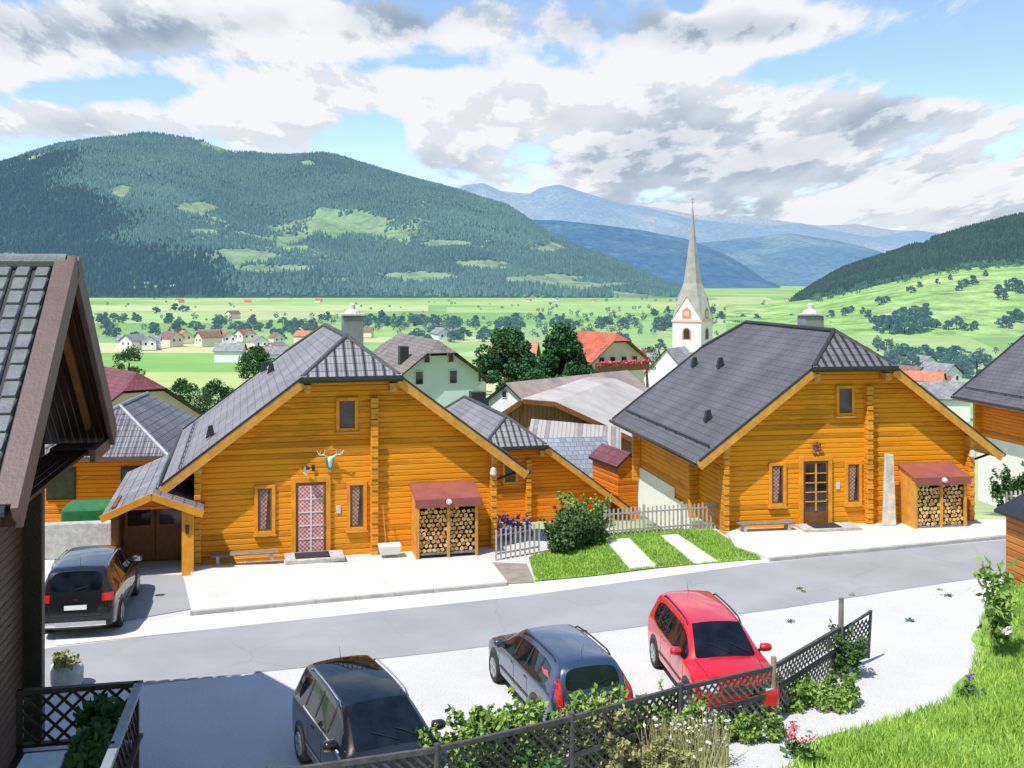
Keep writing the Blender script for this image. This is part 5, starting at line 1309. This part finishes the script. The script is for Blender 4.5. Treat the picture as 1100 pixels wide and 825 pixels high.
house('house with rosy red roof showing between the two big dark trees',c,zb,5,5.5,zv(384,Y)-zb,R(40),R(80),'cream_wall','roof_orange',over=.6)
Y=150; c=hp(505,Y); zb=hz(Y)
# left houses
Y=72; c=hp(152,Y); zb=hz(Y)
house('maroon roofed house with small round vents beyond the near house gable',c,zb,8.5,12,zv(452,Y)-zb,R(36),R(40),'cream_wall','roof_maroon',hip=.35,over=.7,chim=(-1.8,2.6,-.7,'white_paint'))
Y=58; c=hp(196,Y); zb=hz(Y)
house('low house with rusty pink tiled roof in front of the maroon one',c,zb-1,5,9,zv(492,Y)-zb+1,R(32),R(62),'cream_wall','roof_rust',over=.5)
# hip roofed timber house D
c=P(112,487,44); zb=-1.5; T=R(6)
t=thing('hipped_house','shaded orange timber house with ribbed hip roof behind the dark off roader','house',(c.x,c.y,zb),T)
ze=c.z-zb; w=2.75
b=MB(); b.box(-w+.35,w-.35,0,8,-1,ze+.1); b.build('wall',M['wood2'],t)
b=MB(); z2=ze+1.75
E_=[(-w,-.9,ze),(w,-.9,ze),(w,9,ze),(-w,9,ze)]; A1=(.15,1.9,z2); A2=(.15,7,z2)
for q,r in (([E_[0],E_[1],A1],(1,0,0)),([E_[1],E_[2],A2,A1],(0,1,0)),([E_[2],E_[3],A2],(1,0,0)),([E_[3],E_[0],A1,A2],(0,1,0))): b.poly(q,0,slope_uv(q,r))
b.poly([(x,y,z-.18) for x,y,z in E_][::-1],1)
for i in range(4):
    a=E_[i];q=E_[(i+1)%4]; b.poly([a,q,(q[0],q[1],q[2]-.18),(a[0],a[1],a[2]-.18)],1)
rf=b.build('roof',[M['roofrib'],M['verge_brown']],t)
b=MB()
for q in E_[:2]: b.tube(q,A1,.09,.09,7)
b.tube(A1,A2,.09,.09,7); b.build('ridge_cap',M['chimney'],rf)
for x0,x1 in ((-2.2,-1.2),(.75,1.6)):
    b=MB(); b.box(x0-.08,x1+.08,-.06,.0,1.3,2.6); o=b.build('window',M['dark_wood'],t); b=MB(); b.box(x0,x1,-.075,-.061,1.38,2.52); b.build('pane',M['win_glass'],o)
# low things behind the off roader
boxthing('tarp_cover','green tarpaulin covered stack behind the dark off roader','tarpaulin',(-14.6,34.6,0),R(10),0,3.3,0,1.5,.0,1.35,M['greentarp'],.08)
boxthing('low_wall','dark low garden wall behind the off roader, in front of the green tarpaulin','wall',(-15.2,33.4,0),R(10),0,3.9,0,.4,.0,1.1,M['stone'],.03)

# church
Y=190; cx,cy=hp(744,Y); zb=hz(Y); z0=zv(345,Y)-zb; rot=R(58)
t=thing('church','village church with pale square tower and tall grey pointed spire','church',(cx,cy,zb),rot)
w=2.68
b=MB(); b.box(-w,w,-w,w,-2,z0); b.build('tower',M['tower_wall'],t)
b=MB(); b.box(-w-.18,w+.18,-w-.18,w+.18,z0-.05,z0+.3); b.box(-w-.1,w+.1,-w-.1,w+.1,z0-5.4,z0-5.2); b.build('cornice',M['pale_pink'],t)
gh=4.0
b=MB()
for k in range(4):
    a=k*math.pi/2; r=lambda x,y,z: (x*math.cos(a)-y*math.sin(a),x*math.sin(a)+y*math.cos(a),z)
    b.poly([r(-w,-w,z0+.3),r(w,-w,z0+.3),r(0,-w+.02,z0+.3+gh)])
b.build('gable',M['tower_wall'],t)
zt_=zv(213,Y)-zb-.8
b=MB(); 
# spire: eight faces springing from the gable feet and tips, slightly concave
ring0=[];ring1=[]
for k in range(8):
    a=k*math.pi/4
    if k%2==0: d=(math.cos(a)*w*1.03,math.sin(a)*w*1.03); ring0.append((d[0],d[1],z0+.35+gh))
    else: ring0.append((math.cos(a)*w*1.44,math.sin(a)*w*1.44,z0+.3))
hs=zt_-(z0+gh)
prev=ring0
for fr_,rr in ((.16,1.72),(.38,1.14),(.68,.50),(1.0,.045)):
    ring=[(math.cos(k*math.pi/4)*rr,math.sin(k*math.pi/4)*rr,z0+gh+hs*fr_) for k in range(8)]
    for k in range(8): j=(k+1)%8; b.poly([prev[k],prev[j],ring[j],ring[k]])
    prev=ring
b.build('spire',M['spire'],t)
b=MB(); b.tube((0,0,zt_-.3),(0,0,zt_+.9),.07,.05,6); b.lathe((0,0,zt_+.1),[(.02,-.2),(.2,0),(.02,.2)],8); b.box(-.05,.05,-.32,.32,zt_+.5,zt_+.6); b.build('cross',M['copper'],t)
for k in range(4):
    a=k*math.pi/2; r=lambda x,y,z: (x*math.cos(a)-y*math.sin(a),x*math.sin(a)+y*math.cos(a),z)
    def arch(wd,h,zc,off):
        pts=[r(-wd,-w-off,zc),r(wd,-w-off,zc)]
        for q in range(9): an=math.pi*q/8; pts.append(r(wd*math.cos(an),-w-off,zc+h+wd*math.sin(an)))
        return pts
    b=MB(); b.poly(arch(.85,1.3,z0-3.2,.03)); o=b.build('belfry_window',M['pink_stone'],t)
    b=MB(); b.poly(arch(.55,1.25,z0-3.0,.06)); b.build('louvre',M['dark_wood'],o)
    b=MB(); b.poly([r(-.85,-w-.02,z0+.5),r(.85,-w-.02,z0+.5),r(.85,-w-.02,z0+1.9),r(0,-w-.0,z0+2.6),r(-.85,-w-.02,z0+1.9)]); o=b.build('clock_panel',M['pink_stone'],t)
    b=MB(); b.lathe(r(0,-w-.05,z0+1.35),[(.62,0),(.62,.01)] ,16,ax='y') if k%2==0 else b.poly([r(-.45,-w-.05,z0+.95),r(.45,-w-.05,z0+.95),r(.45,-w-.05,z0+1.8),r(-.45,-w-.05,z0+1.8)]); b.build('clock_face',M['dark_wood' if k in (1,) else 'pale_pink'],o)
# nave
c=hp(716,Y-9); 
house('white gabled nave of the church with grey roof in front of the tower',c,hz(Y-9),8.4,13,zv(404,Y-9)-hz(Y-9),R(47),R(-32),'white_wall','roof_fargrey',name='church_nave',over=.3,cat='church')

# village row between, individual placement
def far_proto(wallm,roofm,w,d,he,pitch,name='valley_house'):
    t=house(None,(0,0),0,w,d,he,pitch,0,wallm,roofm,name=name,over=.7,wins=((-w*.22,he*.4,1.3,1.6),(w*.22,he*.4,1.3,1.6)))
    return t
KIND={'red':('white_wall','roof_red','tiny white walled house with red roof down in the valley','red roofed houses in the valley'),
 'org':('cream_wall','roof_orange','tiny cream house with orange pink roof down in the valley','orange roofed houses in the valley'),
 'brn':('cream_wall','roof_brown','tiny cream house with brown roof down in the valley','brown roofed houses in the valley'),
 'gry':('white_wall','roof_fargrey','tiny white house with grey roof down in the valley','grey roofed houses in the valley')}
for k,(a_,b_,l_,g_) in KIND.items():
    M[('hz',a_)]=M[a_]
protos={}
spots=[(135,353,'gry',700),(148,352,'gry',720),(160,353,'gry',700),(172,352,'gry',720),(190,351,'brn',740),(200,348,'org',780),(213,350,'brn',740),(222,347,'org',790),(236,347,'brn',780),(247,350,'red',760),
 (256,347,'red',800),(268,348,'brn',800),(281,352,'gry',700),(262,361,'gry',600),(272,362,'brn',600),(283,361,'red',590),(290,358,'gry',640),(300,352,'brn',760),(312,366,'gry',580),(322,370,'brn',560),(335,352,'org',780),
 (245,335,'brn',1300),(270,323,'org',2200),(190,323,'org',2300),(345,325,'red',2400),
 (470,347,'gry',820),(478,349,'gry',800),(400,352,'brn',860),(415,376,'org',420),(455,375,'org',430),(497,378,'brn',400),(510,376,'org',430),(525,364,'red',520),(534,372,'brn',430),(552,359,'red',600),(566,357,'org',620),
 (640,362,'org',560),(676,360,'gry',520),(692,358,'org',540),(706,357,'gry',560),(700,366,'brn',440),(716,364,'org',470),(684,369,'org',420),(775,361,'gry',620),(788,360,'org',640),(805,352,'brn',800),(826,350,'gry',840),
 (966,383,'org',420),(978,384,'org',415),(990,378,'brn',450),(1006,383,'red',410),(1013,384,'org',405),(1000,372,'gry',520),(1024,378,'gry',440),(1016,398,'gry',300),(1035,395,'gry',300),(1060,378,'gry',420),(1072,368,'org',500),(985,399,'brn',290),
 (570,322,'org',2500),(600,321,'gry',2600),(640,323,'org',2400),(860,318,'gry',2600),(845,322,'org',2300)]
for (u,v_,k,Y) in spots:
    wm,rm,lab,grp=KIND[k]
    s_=random.uniform(.85,1.2)
    if k not in protos:
        o=far_proto(wm,rm,9,13,4.2,R(36)); protos[k]=o
    else: o=copy_tree(protos[k])
    z=zv(v_+3,Y); zg=hz(Y)
    o.location=((u-550)/F*Y,Y,max(zg,min(z,zg+2))); o.rotation_euler=(0,0,random.choice((R(20),R(95),R(-35),R(60)))+random.uniform(-.2,.2)); o.scale=(s_,s_,s_)
    tag(o,lab,'house',grp)

# trees
def tY(u,vb,vt,Y,rad,lab,m,shape='round',n=30,per=180,leaf=None,name='broadleaf_tree'):
    zb=hz(Y); h=zv(vt,Y)-zb; r=rad/F*Y
    return tree(name,lab,((u-550)/F*Y,Y,zb),h,r,M[m],n,per,leaf or r*.075,shape,h0=max(h*.12,zv(vb,Y)-zb))
tY(545,440,352,105,31,'big dark green tree left of the rosy roof in the village','leaf_deep','round',80,230)
tY(604,432,348,110,33,'big dark green pointed tree right of the rosy roof','leaf_deep','cone',80,230)
tY(578,436,396,100,24,'low dark tree filling the gap between the two big village trees','leaf_deep','round',36,90)
tY(618,428,385,112,26,'rounded dark tree at the right foot of the pointed tree','leaf_deep','round',36,90)
tY(140,412,368,150,17,'single round tree beyond the maroon roof','leaf_dark','round',40,80)
tY(275,415,369,110,20,'dense dark oval tree left of the light grey chalet roof','leaf_dark','oval',50,110)
tY(198,452,405,95,24,'dark bushy tree left of the chalet roof, leftmost of the pair','leaf_dark','round',44,90)
tY(232,446,408,98,22,'dark bushy tree right of its twin beside the chalet roof','leaf_dark','round',44,90)
tY(504,412,392,100,14,'small green tree beside the mint house gable','leaf_mid','round',24,70)
tY(500,436,405,88,20,'dark tree at the right foot of the mint house','leaf_dark','round',30,80)
tY(697,396,368,150,13,'bright green tree between the red roof and the church nave','leaf_mid','round',24,70)
tY(650,412,395,128,11,'small round garden tree before the red roofed gable','leaf_mid','round',20,60)
bp_=[]
for k in range(5):
    t=tree('far_tree',None,(0,0,0),9,random.uniform(3.6,5.2),M['leaf_far'],16,46,.95,random.choice(('round','round','oval','cone')),h0=.6); bp_.append(t)
usedb=set()
def far_tree(u,v_,Y=None,hpx=None,lab='small tree standing among the valley fields and houses',grp='small trees dotted over the valley',z=None):
    k=random.randrange(5); o=bp_[k]
    if k in usedb: o=copy_tree(bp_[k])
    usedb.add(k)
    if Y is None:
        Y=F*45/(v_-HV)
        if Y<480: Y=480-(v_-410)*2
    x=(u-550)/F*Y; zg=hz(Y) if z is None else z
    hpx=hpx or random.uniform(7,13); s_=hpx/F*Y/9
    o.location=(x,Y,zg-.2*s_); o.rotation_euler=(0,0,random.random()*6.28); w=random.uniform(.85,1.5); o.scale=(s_*w,s_*w,s_); tag(o,lab,'tree',grp)
rows=[(95,185,346,20,9),(160,340,357,34,10),(230,345,352,24,10),(380,520,350,34,11),(100,130,356,4,13),(520,720,352,26,11),(420,560,366,22,12),(330,430,344,12,8),(560,700,343,14,6),(760,900,345,20,8),(700,800,338,12,7),(110,230,364,6,7),(940,1100,390,18,15),(960,1090,404,12,18),(920,1000,376,9,11),(640,740,372,10,11),(770,860,336,12,6)]
for (u0,u1,v0,n,h) in rows:
    for _ in range(int(n*.66)): far_tree(random.uniform(u0,u1),v0+random.gauss(0,1.8),hpx=h*random.uniform(.6,1.3))
for (u,v_,h) in ((189,366,9),(195,366,8),(120,362,14),(125,364,12),(168,337,7),(188,334,8),(196,335,7),(202,335,6),(330,366,15),(336,362,18),(318,360,12),(300,365,12),(144,364,8)): far_tree(u,v_,hpx=h)
# trees on the meadow hill
def on_hill(fn,u,v_,Y0,Y1):
    best=None
    for Y in np.linspace(Y0,Y1,300):
        X,Z=fn(np.array([u]),np.array([Y])); vv=HV-(Z[0]-CZ)/Y*F
        if vv<=v_: return float(X[0]),float(Y),float(Z[0])
    return float(X[0]),float(Y),float(Z[0])
hillspots=[(u+random.gauss(0,2),v_+random.gauss(0,1),h) for (u,v_,h) in [(940,354,14),(948,356,16),(956,358,20),(964,358,22),(972,358,24),(980,358,24),(986,355,22),(950,350,12),(962,348,14),(974,347,16),(984,345,16),(994,336,10),(996,341,12),(1000,352,10),(1008,354,9),(1018,354,10),(1028,353,14),(1038,354,8),(1048,353,9),(905,340,9),(915,338,8),(925,336,7),(895,342,8),(935,342,9),
  (1040,309,9),(1046,307,10),(1032,311,6),(1072,321,14),(1076,323,12),(1090,312,14),(1096,315,14),(1086,346,14),(1094,344,12),(942,326,9),(950,325,8),(980,316,7),(1056,298,7),(1082,352,12),(1005,305,6),(1020,300,6),(990,309,6),(975,313,5)]]
for (u,v_,h) in hillspots:
    x,Y,z=on_hill(fnM,u,v_,870,1500); far_tree(u,v_,Y,h,'tree on the bright green hillside at the right','trees on the bright hillside',z)
# the rest of the countless small trees, one mass
vs=[];n_=0
def mass(u,v_,Y,z,hpx):
    s_=hpx/F*Y/9; x=(u-550)/F*Y; nl=60
    d=RNG.normal(size=(nl,3)); d/=np.linalg.norm(d,axis=1)[:,None]; p=d*RNG.uniform(.5,1,nl)[:,None]*np.array([4.2,4.2,4.0])*s_*random.uniform(.8,1.25)+np.array([x,Y,z+4.2*s_])
    v,f=leaf_arrays(p,1.5*s_,1.3); vs.append(v)
for _ in range(420):
    u0,u1,vm,sd,h=random.choice(((60,900,350,5,8),(60,500,345,4,7),(400,760,355,6,9),(380,560,350,3,10),(100,900,328,5,3.5),(750,900,345,6,7),(930,1100,392,9,12),(560,760,338,4,5)))
    u=random.uniform(u0,u1); v_=vm+random.gauss(0,sd); v_=max(v_,321); Y=F*45/(v_-HV)
    if Y<470: continue
    mass(u,v_,Y,-36.3,h*random.uniform(.6,1.2))
for _ in range(110):
    u=random.uniform(870,1110); vm=float(np.interp(u,[q[0] for q in SILM],[q[1] for q in SILM])); x,Y,z=on_hill(fnM,u,vm+random.uniform(.5,6),870,1500); mass(u,0,Y,z,random.uniform(4,9))
vv=np.concatenate(vs); tag(np_mesh('scattered_trees',vv,np.arange(len(vv)).reshape(-1,4),M['leaf_far']),'belts of small trees and hedges scattered over the whole valley floor','trees',kind='stuff')

# ------------------------------------------------------------------ sky, sun, camera
EL=R(60); AZ=R(44)      # light travels towards +y and a little to +x
sun=bpy.data.lights.new('sun','SUN'); sun.energy=5.3; sun.angle=R(.53); sun.color=(1,.95,.87)
so=bpy.data.objects.new('sun',sun); COL.objects.link(so)
dv=Vector((math.sin(AZ)*math.cos(EL),math.cos(AZ)*math.cos(EL),-math.sin(EL))); so.rotation_euler=dv.to_track_quat('-Z','Y').to_euler()
w=bpy.data.worlds.new('World'); scene.world=w; w.use_nodes=True; nt=w.node_tree; L=nt.links.new
bg=nt.nodes['Background']
sky=node(nt,'ShaderNodeTexSky'); sky.sky_type='NISHITA'; sky.sun_disc=False; sky.sun_elevation=EL; sky.sun_rotation=math.pi+AZ; sky.altitude=1100; sky.air_density=1; sky.dust_density=.6; sky.ozone_density=1.6
def mth(op,a,b=None,c=None,clamp=False):
    n=nt.nodes.new('ShaderNodeMath'); n.operation=op; n.use_clamp=clamp
    for i,x in enumerate((a,b,c)):
        if x is None: continue
        if isinstance(x,(int,float)): n.inputs[i].default_value=x
        else: L(x,n.inputs[i])
    return n.outputs[0]
tc=node(nt,'ShaderNodeTexCoord'); sp=node(nt,'ShaderNodeSeparateXYZ'); L(tc.outputs['Generated'],sp.inputs[0])
X_,Y_,Z_=sp.outputs
ay=mth('MAXIMUM',mth('ABSOLUTE',Y_),.25)
px=mth('DIVIDE',X_,ay); pz=mth('DIVIDE',Z_,ay)
zz=mth('MAXIMUM',Z_,0.0)
den=mth('ADD',zz,.16)
def noise_at(dx,dz,scale,detail,seed,stretch=1.0,rough=.55):
    a=mth('DIVIDE',mth('ADD',px,dx),den); c=mth('MULTIPLY',mth('DIVIDE',mth('ADD',zz,dz),den),stretch)
    cb=nt.nodes.new('ShaderNodeCombineXYZ'); L(a,cb.inputs[0]); L(c,cb.inputs[1]); cb.inputs[2].default_value=seed
    n=nt.nodes.new('ShaderNodeTexNoise'); n.inputs['Scale'].default_value=scale; n.inputs['Detail'].default_value=detail; n.inputs['Roughness'].default_value=rough
    L(cb.outputs[0],n.inputs['Vector']); return n.outputs['Fac']
def blob(u,v,ru,rv):
    a=mth('MULTIPLY',mth('SUBTRACT',px,(u-550)/F),F/ru); c=mth('MULTIPLY',mth('SUBTRACT',pz,(HV-v)/F),F/rv)
    d=mth('ADD',mth('MULTIPLY',a,a),mth('MULTIPLY',c,c)); return mth('POWER',2.718,mth('MULTIPLY',d,-1.0))
SC=2.1; ST=3.3
base=noise_at(0,0,SC,12,3.7,ST,.6); basL=noise_at(-.008,.010,SC,12,3.7,ST,.6); basU=noise_at(.0,.03,SC,4,3.7,ST)
cov=None
def acc(cov,b,k):
    m_=mth('MULTIPLY',b,k); return m_ if cov is None else mth('ADD',cov,m_)
for (u,v,ru,rv,k) in [(1010,62,120,34,-.26),(1090,20,70,60,-.20),(405,140,40,20,-.20),(60,100,80,12,-.18),(180,92,60,8,-.10),(742,6,22,14,-.25),(850,75,60,20,-.10),(420,68,130,8,-.08),
   (330,25,330,34,.24),(60,40,120,30,.15),(820,30,110,24,.22),(560,110,170,36,.16),(250,90,100,22,.06),(120,135,160,18,.14),(800,150,200,40,.12),(980,120,120,22,.12),(1000,190,200,40,.12),(640,190,250,26,.12),(800,230,300,16,.12)]:
    cov=acc(cov,blob(u,v,ru,rv),k)
dens=mth('ADD',mth('ADD',base,cov),.012)
def mr(x,a,b,c=0.,d=1.,smooth=True):
    n=nt.nodes.new('ShaderNodeMapRange'); n.interpolation_type='SMOOTHSTEP' if smooth else 'LINEAR'
    L(x,n.inputs[0]); n.inputs[1].default_value=a; n.inputs[2].default_value=b; n.inputs[3].default_value=c; n.inputs[4].default_value=d; return n.outputs[0]
alpha=mr(dens,.47,.575)
# thick parts read grey underneath, edges and tops towards the light read white
relief=mth('SUBTRACT',base,basL); thick=mr(mth('ADD',basU,cov),.50,.80)
lit=mth('ADD',mr(relief,-.035,.035),0.0)
shade=mth('SUBTRACT',1.0,mth('MULTIPLY',thick,.80))
lum=mth('ADD',mth('MULTIPLY',shade,.62),mth('MULTIPLY',lit,.40))
for (u,v,ru,rv,k) in [(380,35,420,30,-.17),(60,62,130,10,-.12),(830,32,120,16,-.12),(560,160,100,9,-.08),(250,150,120,9,-.06)]:
    lum=mth('ADD',lum,mth('MULTIPLY',blob(u,v,ru,rv),k))
cr=nt.nodes.new('ShaderNodeValToRGB'); L(lum,cr.inputs[0]); e=cr.color_ramp.elements
e.new(.5); 
for el,(p,c) in zip(e,[(.02,(.34,.42,.53)),(.36,(.60,.67,.76)),(.82,(.92,.93,.955))]): el.position=p; el.color=(*c,1)
skm=nt.nodes.new('ShaderNodeMixRGB'); skm.blend_type='MULTIPLY'; skm.inputs[0].default_value=1; L(sky.outputs[0],skm.inputs[1]); skm.inputs[2].default_value=(.20,.205,.205,1)
# fade clouds out high overhead and mix
af=mth('MULTIPLY',mth('MULTIPLY',alpha,mr(Z_,.52,.26)),mr(Y_,-.25,.35))
mx=nt.nodes.new('ShaderNodeMixRGB'); L(af,mx.inputs[0]); L(skm.outputs[0],mx.inputs[1]); L(cr.outputs[0],mx.inputs[2])
# pale band of haze near the horizon
mx2=nt.nodes.new('ShaderNodeMixRGB'); L(mth('MULTIPLY',mth('MULTIPLY',mr(Z_,.10,.0),.55),mr(Y_,-.3,.1,.3,1.)),mx2.inputs[0]); L(mx.outputs[0],mx2.inputs[1]); mx2.inputs[2].default_value=(.74,.80,.87,1)
L(mx2.outputs[0],bg.inputs[0]); bg.inputs[1].default_value=1.0

cam=bpy.data.cameras.new('camera'); co=bpy.data.objects.new('camera',cam); COL.objects.link(co)
co.location=(0,0,CZ); co.rotation_euler=(R(90),0,0); cam.sensor_width=36; cam.lens=F/1100*36; cam.shift_y=-(412.5-HV)/1100; cam.clip_end=80000; cam.clip_start=.1
scene.camera=co
scene.view_settings.view_transform='Standard'; scene.view_settings.look='None'; scene.view_settings.exposure=0
